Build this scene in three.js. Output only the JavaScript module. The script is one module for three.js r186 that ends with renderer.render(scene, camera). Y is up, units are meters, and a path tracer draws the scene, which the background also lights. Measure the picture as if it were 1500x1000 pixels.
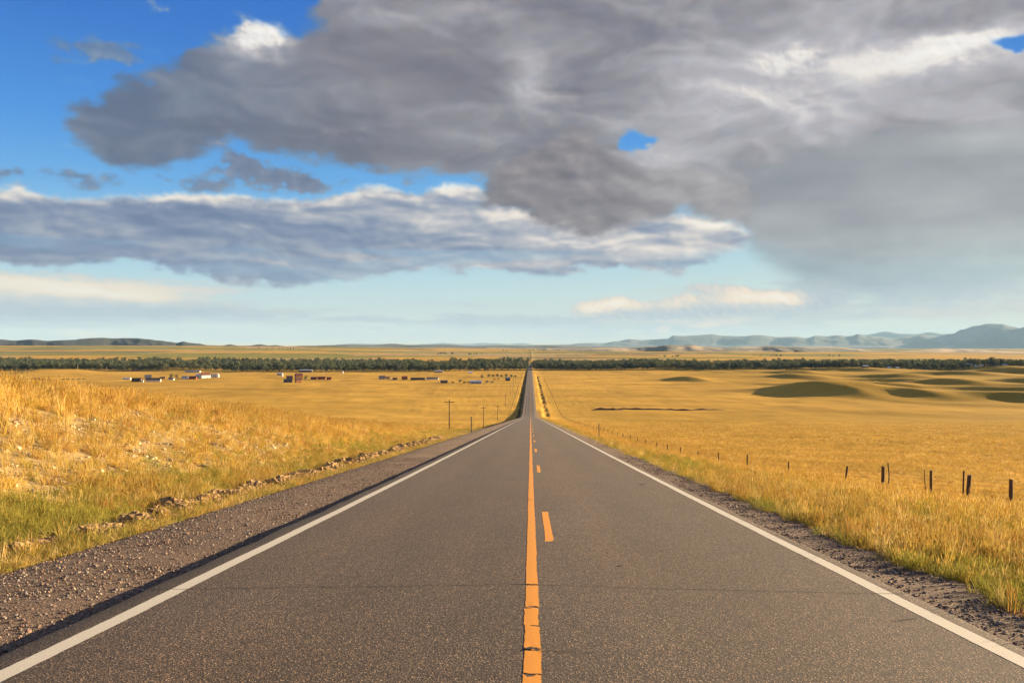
import * as THREE from 'three';
import { mergeGeometries } from 'three/addons/utils/BufferGeometryUtils.js';

// ---------------------------------------------------------------- camera
const scene = new THREE.Scene();
const camera = new THREE.PerspectiveCamera(45.24, 1024 / 682, 0.1, 90000);
const EYE = 1.7;                                     // standing on the centre line
camera.position.set(0, EYE, 0);
camera.rotation.set(0.143 * Math.PI / 180, 1.29 * Math.PI / 180, 0, 'YXZ');

// ---------------------------------------------------------------- exposure and sun
const EXPOSURE = 3.6;
const renderer = new THREE.WebGLRenderer({ antialias: true });
renderer.toneMapping = THREE.LinearToneMapping;
renderer.toneMappingExposure = EXPOSURE;
renderer.shadowMap.enabled = true;
const SUN_AZ = 64, SUN_EL = 10.5;                      // degrees to the right of the road, degrees up
const rad = (d) => d * Math.PI / 180;
const sunDir = new THREE.Vector3(Math.sin(rad(SUN_AZ)) * Math.cos(rad(SUN_EL)), Math.sin(rad(SUN_EL)), -Math.cos(rad(SUN_AZ)) * Math.cos(rad(SUN_EL)));
const sun = new THREE.DirectionalLight(new THREE.Color().setRGB(1.0, 0.77, 0.48), 5.0);
sun.position.copy(sunDir).multiplyScalar(400);
sun.castShadow = true;
sun.shadow.radius = 1.2;
sun.shadow.mapSize.set(4096, 4096);
Object.assign(sun.shadow.camera, { left: -300, right: 300, top: 300, bottom: -300, near: 1, far: 1500 });
scene.add(sun); scene.add(sun.target);

// ---------------------------------------------------------------- noise
function rng(seed) { let s = seed >>> 0; return () => { s = (s + 0x6D2B79F5) | 0; let t = Math.imul(s ^ (s >>> 15), 1 | s); t = (t + Math.imul(t ^ (t >>> 7), 61 | t)) ^ t; return ((t ^ (t >>> 14)) >>> 0) / 4294967296; }; }
const PERM = new Uint8Array(512), GX = new Float32Array(256), GY = new Float32Array(256);
{ const r = rng(77), p = [...Array(256).keys()]; for (let i = 255; i > 0; i--) { const j = Math.floor(r() * (i + 1)); [p[i], p[j]] = [p[j], p[i]]; }
  for (let i = 0; i < 512; i++) PERM[i] = p[i & 255];
  for (let i = 0; i < 256; i++) { const a = r() * Math.PI * 2; GX[i] = Math.cos(a) * 1.5; GY[i] = Math.sin(a) * 1.5; } }
function noise(x, y) {
  const xi = Math.floor(x), yi = Math.floor(y), fx = x - xi, fy = y - yi, X = xi & 255, Y = yi & 255;
  const u = fx * fx * fx * (fx * (fx * 6 - 15) + 10), v = fy * fy * fy * (fy * (fy * 6 - 15) + 10);
  const a = PERM[PERM[X] + Y], b = PERM[PERM[X + 1] + Y], c = PERM[PERM[X] + Y + 1], d = PERM[PERM[X + 1] + Y + 1];
  const n0 = GX[a] * fx + GY[a] * fy, n1 = GX[b] * (fx - 1) + GY[b] * fy, n2 = GX[c] * fx + GY[c] * (fy - 1), n3 = GX[d] * (fx - 1) + GY[d] * (fy - 1);
  const p = n0 + u * (n1 - n0), q = n2 + u * (n3 - n2);
  return p + v * (q - p);
}
function fbm(x, y, oct, gain = 0.5) {
  let s = 0, a = 1, t = 0;
  for (let i = 0; i < oct; i++) { s += a * noise(x, y); t += a; a *= gain; const nx = (x * 0.8 - y * 0.6) * 2.03 + 17.3, ny = (x * 0.6 + y * 0.8) * 2.03 - 9.1; x = nx; y = ny; }
  return s / t * 1.6;
}
function billow(x, y, oct) {
  let s = 0, a = 1, t = 0;
  for (let i = 0; i < oct; i++) { s += a * (1 - 2 * Math.abs(noise(x, y))); t += a; a *= 0.52; const nx = (x * 0.8 - y * 0.6) * 2.07 + 5.3, ny = (x * 0.6 + y * 0.8) * 2.07 + 3.7; x = nx; y = ny; }
  return s / t;
}
const clamp = (x, a = 0, b = 1) => x < a ? a : x > b ? b : x;
const smooth = (a, b, x) => { const t = clamp((x - a) / (b - a)); return t * t * (3 - 2 * t); };
const mix = (a, b, t) => a + (b - a) * t;
const toLin = (c) => c <= 0.04045 ? c / 12.92 : Math.pow((c + 0.055) / 1.055, 2.4);

// ---------------------------------------------------------------- sky: air and clouds by azimuth (degrees right of the road) and elevation
const SKY_SHAPES = {
  outlineA: [[-30.5,13.0],[-29.9,14.5],[-27.9,15.6],[-25.9,16.5],[-23.9,17.5],[-22.3,18.9],[-20.5,20.0],[-19.7,20.7],[-17.5,20.7],[-16.0,20.0],[-14.8,20.6],[-16.0,21.8],[-14.4,23.4],[-14.0,31.8],[21.3,32.7],[42.5,24.7],[43.9,5.8],[30.7,5.0],[23.3,4.7],[17.1,5.8],[14.1,7.9],[10.5,8.9],[8.6,7.9],[4.9,7.5],[1.1,8.2],[-1.5,9.2],[-4.2,9.8],[-3.0,11.1],[-6.5,11.3],[-10.3,11.5],[-13.1,12.0],[-16.7,12.3],[-19.9,12.9],[-20.8,12.4],[-22.3,11.7],[-24.3,11.4],[-26.9,10.7],[-28.6,11.3],[-29.4,12.1]],
  outlineA2: [[-4.2,9.8],[-3.1,11.4],[-1.5,12.4],[-0.1,13.2],[1.1,14.2],[2.8,14.9],[4.0,14.6],[4.9,13.8],[5.5,12.9],[7.2,12.4],[9.8,12.1],[12.3,11.7],[14.8,10.9],[15.8,9.2],[14.3,7.8],[10.5,8.8],[8.6,7.8],[4.9,7.4],[1.1,8.1],[-1.5,9.1]],
  outlineB: [[-42.5,7.6],[-33.3,9.3],[-32.3,9.7],[-31.1,9.1],[-29.4,8.9],[-25.9,9.3],[-23.4,9.7],[-20.6,9.8],[-17.5,9.6],[-14.4,9.8],[-11.7,10.7],[-10.3,10.9],[-7.9,10.3],[-6.1,11.0],[-3.7,10.9],[-2.7,10.0],[1.1,9.0],[4.9,8.7],[10.5,8.9],[13.9,8.3],[15.4,7.2],[14.5,6.4],[10.5,4.7],[5.8,5.1],[1.1,4.6],[-3.7,4.9],[-8.4,4.8],[-13.1,4.2],[-16.2,3.8],[-20.6,3.9],[-22.3,4.5],[-25.9,5.1],[-29.7,4.6],[-33.3,4.4],[-42.5,3.7]],
  outlineC: [[14.3,7.2],[14.9,9.2],[15.2,10.9],[14.5,11.9],[16.7,12.1],[18.8,13.1],[21.7,13.2],[27.2,13.4],[39.9,12.8],[42.5,2.9],[30.7,2.5],[25.3,2.3],[21.3,2.7],[18.0,3.2],[16.3,4.1],[14.3,6.0]],
  outlineE: [[-16.2,19.6],[-14.4,21.0],[-12.1,20.8],[-8.4,21.1],[-4.6,20.2],[-1.8,19.8],[-0.8,18.1],[-1.8,16.4],[-4.6,15.9],[-10.3,16.2],[-13.1,17.4],[-15.8,18.0]],
  A: [[-18.3,19.8,2.05,1.21,1.15],[-20.6,19.2,1.4,1.86,0.25],[-0.3,17.9,1.58,2.23,0.38],[-1.5,16.0,2.79,1.4,0.15],[17.6,18.4,2.23,0.7,0.62],[15.4,17.4,6.04,2.33,0.2],[27.9,17.8,4.65,0.93,0.62],[24.5,17.2,4.18,1.4,0.3],[13.2,14.2,6.04,2.79,0.2],[2.5,12.6,2.79,1.95,-0.26],[6.1,9.9,4.18,1.3,-0.12],[-8.4,18.6,8.83,1.86,-0.12],[-10.3,21.3,3.72,1.16,0.1],[-4.2,22.1,3.25,0.84,0.34],[-13.1,14.3,12.09,1.86,-0.1],[-26.7,13.5,3.25,2.33,-0.12],[-21.8,12.7,5.58,1.02,-0.16],[-7.5,12.5,7.44,1.02,-0.1],[6.5,15.0,2.33,0.65,0.3],[8.6,12.9,2.79,0.93,0.22],[20.5,19.7,6.97,1.86,0.06],[5.8,20.1,5.12,1.86,-0.12],[3.9,16.3,4.18,1.86,-0.06],[10.5,17.4,3.72,1.86,0.05],[17.1,15.8,7.44,1.4,0.15],[29.0,14.3,5.58,1.86,0.1],[21.3,10.6,8.37,2.33,-0.18],[30.0,19.0,4.65,1.16,-0.12],[-2.7,10.1,2.79,0.74,-0.1],[10.5,9.4,4.18,0.93,-0.05]],
  B: [[-32.3,9.2,1.67,0.65,0.75],[-30.3,7.1,2.09,0.56,0.5],[-26.7,9.1,2.79,0.37,0.3],[-22.9,9.4,1.86,0.46,0.55],[-26.3,8.5,5.12,0.37,-0.3],[-18.9,9.3,2.79,0.46,0.35],[-13.1,9.7,1.86,0.42,0.3],[-10.5,10.6,2.79,0.65,0.6],[-5.6,10.7,1.86,0.56,0.65],[-10.3,9.0,5.58,0.56,0.15],[-16.2,7.9,7.44,0.74,-0.2],[-31.2,5.7,5.12,0.84,-0.25],[-21.8,7.0,7.44,0.74,-0.1],[-6.5,8.5,5.12,0.65,0.2],[-0.8,8.7,2.79,0.65,0.3],[-3.7,5.8,7.44,0.46,0.2],[1.1,7.7,4.18,0.65,0.28],[5.4,7.1,5.58,0.56,0.25],[12.3,8.0,2.14,0.84,0.75],[8.6,6.1,4.65,0.46,0.4],[4.9,5.3,3.25,0.33,-0.25],[8.6,7.9,1.86,0.56,-0.3],[-10.3,4.8,3.72,0.33,0.3],[-16.2,4.5,2.79,0.42,-0.2],[4.9,6.1,4.18,0.28,-0.3],[9.6,5.4,3.72,0.33,-0.2]],
  holes: [[7.0,13.8,1.12,0.93,1.05],[8.5,13.8,0.84,0.42,0.6],[30.2,17.2,1.67,0.56,0.95],[14.5,17.0,1.12,0.28,0.35],[20.5,16.3,1.12,0.28,0.3],[6.1,15.2,1.21,0.37,0.2]],
  scud: [[-27.9,17.7,2.42,0.6,1,-0.1],[-29.9,16.6,1.02,0.23,0.55,-0.1],[-17.8,11.1,2.42,0.79,1.15,-0.25],[-15.5,10.7,1.21,0.42,1.1,-0.25],[-19.9,11.8,1.02,0.56,0.8,-0.2],[-21.8,10.4,1.58,0.6,0.9,-0.12],[-28.6,10.0,1.58,0.51,0.9,-0.05],[-33.1,10.0,0.65,0.37,0.8,-0.1],[-31.2,10.1,1.02,0.42,0.45,-0.05],[-24.5,10.5,0.56,0.23,0.5,0],[-13.1,11.1,0.46,0.23,0.5,0],[-24.5,20.7,1.02,0.37,0.55,0.5],[-8.2,11.3,0.93,0.28,0.5,0],[-20.6,13.0,0.93,0.84,0.6,-0.1]],
  low: [[-34.0,2.9,6.97,0.74,0.7,0.2],[-29.0,3.7,6.97,0.56,0.7,0.35],[-25.9,2.9,2.79,0.28,0.6,0.5],[-31.9,1.7,8.37,0.74,0.7,-0.2],[-20.6,1.8,7.44,0.42,0.5,-0.12],[-10.3,1.0,9.3,0.42,0.5,0.05],[-21.8,0.6,9.3,0.37,0.5,0.1],[-3.7,1.6,5.58,0.28,0.5,-0.1],[-0.8,0.6,7.44,0.28,0.5,0.15],[14.1,1.2,7.44,0.37,0.5,0.15],[27.9,2.0,7.44,0.46,0.6,0.2],[-32.3,3.4,7.91,0.42,0.9,0.45],[-27.5,3.2,4.18,0.28,0.8,0.55],[-30.1,2.1,9.3,0.65,0.8,-0.15],[-24.7,2.1,4.18,0.23,0.6,-0.1],[-29.4,0.7,1.12,0.23,0.8,0.8],[-27.5,0.6,1.4,0.19,0.5,0.5],[-31.2,3.8,5.58,0.37,0.6,0.3],[-12.1,1.6,5.12,0.19,0.6,-0.15],[-3.7,2.8,4.65,0.19,0.45,-0.1],[1.1,1.7,7.44,0.33,0.7,-0.2],[-16.7,2.9,2.79,0.19,0.4,0.1],[5.8,1.2,9.3,0.37,0.6,-0.1],[-6.1,2.0,2.79,0.14,0.45,-0.2],[-14.0,2.4,1.86,0.12,0.45,-0.15],[23.3,3.4,9.77,1.02,0.9,-0.2],[17.1,1.9,5.58,0.42,0.7,-0.12],[9.6,1.7,5.12,0.23,0.5,0.35]],
  cum: [[4.0,2.4,0.84,0.37,0.9,0.7],[6.1,2.9,0.93,0.37,0.9,0.8],[14.3,3.4,1.21,0.42,0.8,0.6],[17.7,2.8,0.74,0.28,0.8,0.8],[10.5,3.1,1.12,0.28,0.6,0.5],[14.1,1.5,1.4,0.23,0.5,0.5],[4.9,2.6,1.49,0.42,1,0.7],[7.0,2.6,1.77,0.37,1,0.6],[9.8,2.7,1.21,0.33,0.8,0.5],[12.7,3.7,1.86,0.33,1,0.35],[15.8,3.0,2.05,0.42,1.1,0.85],[16.7,3.2,0.84,0.37,0.9,0.85],[13.2,2.9,2.33,0.37,0.9,0.4],[11.8,1.3,1.21,0.23,0.9,0.8],[8.9,1.0,0.65,0.28,0.8,0.7],[10.9,2.2,5.58,0.37,0.7,-0.1],[7.7,1.9,5.12,0.28,0.7,-0.05],[19.3,2.8,2.33,0.65,0.6,-0.2]],
};
function outlineDistance(px, py, poly) {               // positive inside, in degrees
  let d = 1e9, inside = false;
  for (let i = 0, j = poly.length - 1, n = poly.length; i < n; j = i++) {
    const ax = poly[i][0], ay = poly[i][1], bx = poly[j][0], by = poly[j][1];
    const ex = bx - ax, ey = by - ay, wx = px - ax, wy = py - ay, t = clamp((wx * ex + wy * ey) / (ex * ex + ey * ey));
    const qx = wx - ex * t, qy = wy - ey * t; d = Math.min(d, qx * qx + qy * qy);
    if ((ay > py) !== (by > py) && px < ex * (py - ay) / ey + ax) inside = !inside;
  }
  return (inside ? 1 : -1) * Math.sqrt(d);
}
function spots(az, el, list, k = 4) { let s = 0; for (const q of list) { const u = (az - q[0]) / q[2], v = (el - q[1]) / q[3], r = u * u + v * v; if (r < 9) s += q[k] * Math.exp(-r); } return s; }
const ramp = (stops, t, out) => {
  let i = 0; while (i < stops.length - 2 && t > stops[i + 1][0]) i++;
  const a = stops[i], b = stops[i + 1], f = clamp((t - a[0]) / (b[0] - a[0]));
  out[0] = mix(a[1], b[1], f); out[1] = mix(a[2], b[2], f); out[2] = mix(a[3], b[3], f);
};
const AIR = [[0, 220, 216, 204], [1.2, 212, 218, 212], [3.5, 192, 218, 222], [6, 162, 206, 229], [10, 108, 174, 230], [14, 74, 148, 224], [20, 52, 118, 204], [30, 40, 98, 186], [90, 34, 80, 160]];
const TONE_A = [[-0.5, 92, 92, 110], [0, 114, 112, 124], [0.3, 140, 136, 143], [0.55, 166, 162, 166], [0.8, 192, 187, 190], [1.05, 236, 228, 220], [1.5, 255, 251, 244]];
const TONE_B = [[-0.5, 96, 112, 146], [0, 122, 134, 163], [0.3, 150, 157, 175], [0.55, 178, 178, 186], [0.8, 214, 207, 203], [1.05, 240, 228, 215], [1.5, 255, 246, 232]];
const TONE_C = [[-0.4, 126, 130, 140], [0, 146, 149, 156], [0.4, 168, 171, 174], [0.8, 192, 194, 194], [1.2, 214, 212, 208]];
const TONE_LOW = [[-0.4, 168, 182, 196], [0.0, 190, 198, 204], [0.4, 222, 214, 204], [0.8, 248, 226, 200], [1.2, 255, 240, 220]];
const tmp = [0, 0, 0];
function over(c, a) { c[0] = mix(c[0], tmp[0], a); c[1] = mix(c[1], tmp[1], a); c[2] = mix(c[2], tmp[2], a); }
function skyColor(az, el, c) {
  const Z = SKY_SHAPES;
  ramp(AIR, el, c);
  // warmer and paler towards the low sun
  const toSun = Math.exp(-((az - SUN_AZ) ** 2) / 2000 - ((el - 4) ** 2) / 60);
  c[0] = mix(c[0], 250, toSun * 0.75); c[1] = mix(c[1], 242, toSun * 0.75); c[2] = mix(c[2], 206, toSun * 0.75);
  const gx = az * 0.12, gy = el * 0.3;
  const w1 = fbm(gx, gy, 3), w2 = fbm(gx + 31.7, gy - 12.9, 3), f1 = fbm(az * 0.55, el * 1.1, 5, 0.58), f2 = fbm(az * 0.55 + 9.2, el * 1.1 + 4.4, 5, 0.58);
  // thin streaks low over the horizon
  { const x = az + 1.3 * w1 + 0.8 * f1, y = el + 0.2 * w2 + 0.2 * f2, st = fbm(az * 0.16 + 3, el * 2.4, 4);
    let d = spots(x, y, Z.low) * (0.75 + 0.7 * clamp(0.5 + st)) + 0.26 * st + 0.1 * f1 + 0.35 * fbm(az * 0.7, el * 3.2, 4, 0.55) * smooth(0.1, 0.6, spots(x, y, Z.low)), t = spots(x, y, Z.low, 5) + 0.16 * f1 + 0.12 * st;
    if (Math.abs(az) > 36 || el > 14) d = Math.max(d, 0.5 * smooth(0.1, 0.7, st + 0.2) * smooth(9, 4, el));
    ramp(TONE_LOW, 0.1 + t, tmp); over(c, 0.85 * smooth(0.1, 0.75, d) * smooth(-0.2, 0.6, el + 0.3)); }
  { const x = az + 0.35 * w1 + 0.3 * f1, y = el + 0.13 * w2 + 0.16 * f2, bl = billow(az * 1.1, el * 2.2, 4);
    const d = spots(x, y, Z.cum) + 0.4 * bl * smooth(0.05, 0.4, spots(x, y, Z.cum)) - 0.1, t = spots(x, y, Z.cum, 5);
    ramp(TONE_LOW, 0.05 + t * 0.9 + 0.55 * (bl - billow(az * 1.1 + 0.16, el * 2.2 + 0.12, 4)), tmp); over(c, smooth(0.28, 0.62, d)); }
  // band of stratocumulus
  { const x = az + 0.5 * w1 + 0.28 * f1, y = el + 0.28 * w2 + 0.26 * f2;
    let sd = outlineDistance(x, y, Z.outlineB) + 0.18 * f2 + (el > 6.5 ? 0.22 * smooth(6.5, 7.5, el) * billow(az * 1.25, el * 1.7, 4) : 0.3 * f1);
    if (az < -38 || az > 60) sd = Math.max(sd, 1.4 * (fbm(az * 0.09 + 7, el * 0.42, 4) + 0.15) - Math.max(0, Math.abs(el - 7) - 3));
    const a = smooth(-0.1, 0.5, sd);
    if (a > 0) {
      const bx = az * 0.3 + 0.5 * w1, by = el * 0.95 + 0.4 * w2, b0 = fbm(bx, by, 4, 0.46), rel = b0 - fbm(bx + 0.12, by + 0.24, 4, 0.46);
      const streak = fbm(az * 0.1 + 50, el * 1.0 + 0.5 * w1, 4, 0.45), fine = fbm(az * 1.3, el * 2.4, 3, 0.45);
      const top = smooth(0.35, -0.35, outlineDistance(x, y + 0.65, Z.outlineB)) * (el > 6 ? 1 : 0);
      const t = 0.24 + 0.010 * (clamp(az, -34, 14) + 10) + 0.42 * rel + 0.3 * streak + 0.06 * fine + top * (0.24 + 0.3 * clamp(0.4 + b0 + fine * 0.6)) + 0.12 * smooth(0.4, 0, sd) + 0.9 * spots(x, y, Z.B);
      ramp(TONE_B, t, tmp); over(c, a * (0.96 - 0.3 * smooth(0.35, -0.45, streak + (el < 6.5 ? 0 : 0.7)))); } }
  // the great grey mass overhead
  { const x = az + 0.85 * w1 + 0.42 * f1, y = el + 0.5 * w2 + 0.4 * f2;
    let sd = outlineDistance(x, y, Z.outlineA) + 0.16 * f1;
    const away = smooth(38, 50, Math.abs(az)) + smooth(25, 30, el);
    if (away > 0) sd = mix(sd, 2.2 * (fbm(az * 0.045 + 3.1, el * 0.06, 4) + 0.22) * smooth(9, 15, el) - (el < 10 ? 1 : 0), clamp(away));
    sd = Math.min(sd, 1.3) - 1.9 * spots(x, y, Z.holes) * (1 + 0.5 * f2);
    const a = smooth(-0.12, 0.75, sd);
    if (a > 0) {
      const bx = az * 0.15 + 0.45 * w1, by = el * 0.34 + 0.4 * w2, b0 = fbm(bx, by, 5, 0.44), rel = b0 - fbm(bx + 0.1, by + 0.16, 5, 0.44);
      const big = fbm(az * 0.07 + 40, el * 0.2 + 2, 2), fine = fbm(az * 0.9, el * 1.5, 4, 0.5);
      const sp = spots(az + 0.7 * w1 + 0.5 * f1, el + 0.35 * w2 + 0.35 * f2, Z.A);
      const t = 0.34 + 0.008 * clamp(az, -32, 26) + 0.14 * big + 0.3 * rel + 0.07 * b0 + 0.035 * fine + 1.05 * sp + 0.5 * clamp(sp - 0.25, 0, 0.6) * (billow(az * 0.9, el * 1.2, 4) - billow(az * 0.9 + 0.12, el * 1.2 + 0.16, 4)) * 1.5 + 0.14 * smooth(0.8, 0, sd) * smooth(-16, 5, az);
      ramp(TONE_A, t, tmp);
      const left = smooth(-8, -28, az) * smooth(0.8, 0.3, t); tmp[0] -= 14 * left; tmp[1] -= 2 * left; tmp[2] += 10 * left;
      const right = smooth(4, 24, az) * smooth(14, 7, el); tmp[0] += 2 * right; tmp[1] += 6 * right; tmp[2] += 3 * right;
      over(c, a * (0.97 - 0.04 * f1)); } }
  // a darker puff hanging in front of the mass, and a fold behind it
  { const x = az + 0.6 * w1 + 0.35 * f1, y = el + 0.4 * w2 + 0.36 * f2, sd = outlineDistance(x, y, Z.outlineA2), a = smooth(-0.15, 0.7, sd);
    if (a > 0) { const b0 = fbm(az * 0.3 + 2, el * 0.55, 4, 0.45), t = 0.1 + 0.02 * (az - 3) + 0.035 * (el - 8) + 0.12 * b0 + 0.3 * (b0 - fbm(az * 0.3 + 2.14, el * 0.55 + 0.2, 4, 0.45)) + 0.2 * smooth(4, 12, az);
      ramp(TONE_A, t, tmp); tmp[0] += 3; tmp[2] -= 4; over(c, a * mix(0.85, 0.5, smooth(4, 14, az))); }
    const s2 = outlineDistance(x, y, Z.outlineE), a2 = smooth(-0.9, 1.4, s2); if (a2 > 0) { ramp(TONE_A, 0.16 + 0.12 * f1 * 0.4 + 0.12 * w1, tmp); over(c, a2 * 0.45); } }
  // grey rain veil in front, to the sun's side
  { const x = az + 0.6 * w1 + 0.22 * f1, y = el + 0.45 * w2 + 0.24 * f2, sd = outlineDistance(x, y, Z.outlineC);
    const a = smooth(-0.25, mix(0.9, 2.2, smooth(9, 3, el)), sd);
    if (a > 0) { const g = fbm(az * 0.09 + 0.16 * el, el * 0.42 - 0.05 * az, 4, 0.45);
      const t = 0.12 + 0.3 * g + 0.05 * f1 + 0.016 * (az - 16) - 0.05 * (el - 9) * smooth(14, 26, az) + 0.35 * smooth(10, 14.5, el) * smooth(16, 30, az);
      ramp(TONE_C, t, tmp); const lo = smooth(8, 2, el); tmp[0] -= 8 * lo; tmp[1] += 11 * lo; tmp[2] += 14 * lo; over(c, a * mix(0.86, 0.72, lo) * smooth(30, 12, el)); } }
  // torn scraps below the mass
  { const x = az + 0.5 * w1 + 0.8 * f1, y = el + 0.3 * w2 + 0.55 * f2, s0 = spots(x, y, Z.scud), n = fbm(az * 1.4, el * 2.2, 4, 0.55), d = s0 + 0.38 * n * smooth(0.05, 0.5, s0);
    if (s0 > 0.05) { const t = spots(x, y, Z.scud, 5); ramp(TONE_B, 0.02 + t + 0.2 * f2 + 0.25 * n, tmp); if (t < 0.1) { tmp[0] += 4 - 16 * smooth(-18, -26, az); tmp[1] -= 3; tmp[2] -= 12 * smooth(-26, -18, az); } over(c, 0.9 * smooth(0.12, 0.85, d)); } }
  for (let k = 0; k < 3; k++) c[k] = toLin(clamp(c[k] / 255, 0, 1)) / EXPOSURE;
}
{ const W = 4096, H = 2048, px = new Float32Array(W * H * 4), c = [0, 0, 0], STEP = 8;
  const azOf = (i) => { let a = ((i + 0.5) / W - 0.25) * 360; if (a > 180) a -= 360; return a; };
  const elOf = (j) => ((j + 0.5) / H - 0.5) * 180;
  const put = (i, j) => { const o = (j * W + i) * 4; px[o] = c[0]; px[o + 1] = c[1]; px[o + 2] = c[2]; px[o + 3] = 1; };
  // coarse everywhere, then every texel where the camera and its neighbours look
  const gw = W / STEP, gh = H / 2 / STEP + 1, grid = new Float32Array(gw * gh * 3);
  for (let j = 0; j < gh; j++) for (let i = 0; i < gw; i++) { skyColor(azOf(i * STEP), Math.min(89.9, Math.max(0.02, elOf(H / 2 + j * STEP))), c); grid.set(c, (j * gw + i) * 3); }
  for (let j = 0; j < H / 2; j++) for (let i = 0; i < W; i++) {
    const az = azOf(i), el = elOf(H / 2 + j);
    if (Math.abs(az) < 46 && el < 34) skyColor(az, el, c);
    else { const u = i / STEP, v = j / STEP, i0 = Math.floor(u), j0 = Math.floor(v), fu = u - i0, fv = v - j0, i1 = (i0 + 1) % gw, j1 = Math.min(j0 + 1, gh - 1);
      for (let k = 0; k < 3; k++) c[k] = mix(mix(grid[(j0 * gw + i0) * 3 + k], grid[(j0 * gw + i1) * 3 + k], fu), mix(grid[(j1 * gw + i0) * 3 + k], grid[(j1 * gw + i1) * 3 + k], fu), fv); }
    put(i, H / 2 + j);
  }
  c[0] = 0.26; c[1] = 0.19; c[2] = 0.09;
  for (let j = 0; j < H / 2; j++) for (let i = 0; i < W; i++) put(i, j);
  const sky = new THREE.DataTexture(px, W, H, THREE.RGBAFormat, THREE.FloatType);
  sky.mapping = THREE.EquirectangularReflectionMapping; sky.magFilter = sky.minFilter = THREE.LinearFilter; sky.needsUpdate = true;
  scene.background = sky; scene.environment = sky;
}

// ---------------------------------------------------------------- the lie of the land: x to the right of the road, d = distance ahead (-z), y up; the road passes y = 0 under the camera
function table(t, x) { let i = 0; while (i < t.length - 2 && x > t[i + 1][0]) i++; const f = clamp((x - t[i][0]) / (t[i + 1][0] - t[i][0])); return mix(t[i][1], t[i + 1][1], f * f * (3 - 2 * f) * 0.6 + f * 0.4); }
const S1 = 0.0866, S2 = 0.0072, SAG0 = 545, SAG1 = 735;
function roadY(d) {
  if (d < 0) return -0.0931 * d;
  if (d < SAG0) return -(S1 * d + 0.0065 * d * Math.exp(-d / 35));
  const e = Math.min(d, SAG1) - SAG0; let y = -S1 * SAG0 - S1 * e + (S1 - S2) * e * e / (2 * (SAG1 - SAG0));
  if (d > SAG1) y -= S2 * (Math.min(d, 2500) - SAG1);
  return y;
}
const RIGHT_FALL = [[0, -1.0], [43, -2.9], [80, -4.3], [137, -5.2], [300, -4.4], [600, -2.2], [900, -1.3], [3000, -1.2]];
const LEFT_CREST = [[-40, 3.4], [0, 3.2], [34, 2.75], [55, 2.05], [81, 0.75], [116, -0.5], [168, -2.6], [205, -4.2], [250, -4.6], [425, -5.0], [520, -4.3], [600, -3.1], [750, -1.8], [900, -1.3], [3000, -1.2]];
const KNOLLS = [ // x, d, height, half width across the sun, half width along it
  [345, 975, 15, 75, 36], [425, 905, 6, 60, 26], [600, 1190, 10, 62, 30], [575, 975, 9, 80, 28], [505, 838, 8, 70, 25], [1010, 1720, 14, 110, 40], [266, 1390, 7, 60, 26], [470, 1480, 7, 90, 30], [660, 1500, 8, 90, 30],
  [760, 1250, 9, 90, 30], [830, 1600, 11, 100, 36], [560, 1750, 7, 100, 32], [690, 1060, 9, 80, 30], [900, 1350, 10, 110, 34], [790, 2000, 9, 130, 40], [1160, 2050, 12, 150, 46], [620, 800, 9, 90, 32], [380, 1180, 5, 70, 26], [740, 890, 10, 90, 32],
  [480, 1090, 6, 80, 26], [1050, 1450, 12, 120, 36], [860, 1080, 11, 100, 34], [950, 1200, 12, 90, 34], [590, 1330, 7, 70, 26], [-900, 2050, 6, 140, 40], [-1150, 1900, 7, 160, 44]];
const kA = rad(SUN_AZ), kS = Math.sin(kA), kC = Math.cos(kA);
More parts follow.
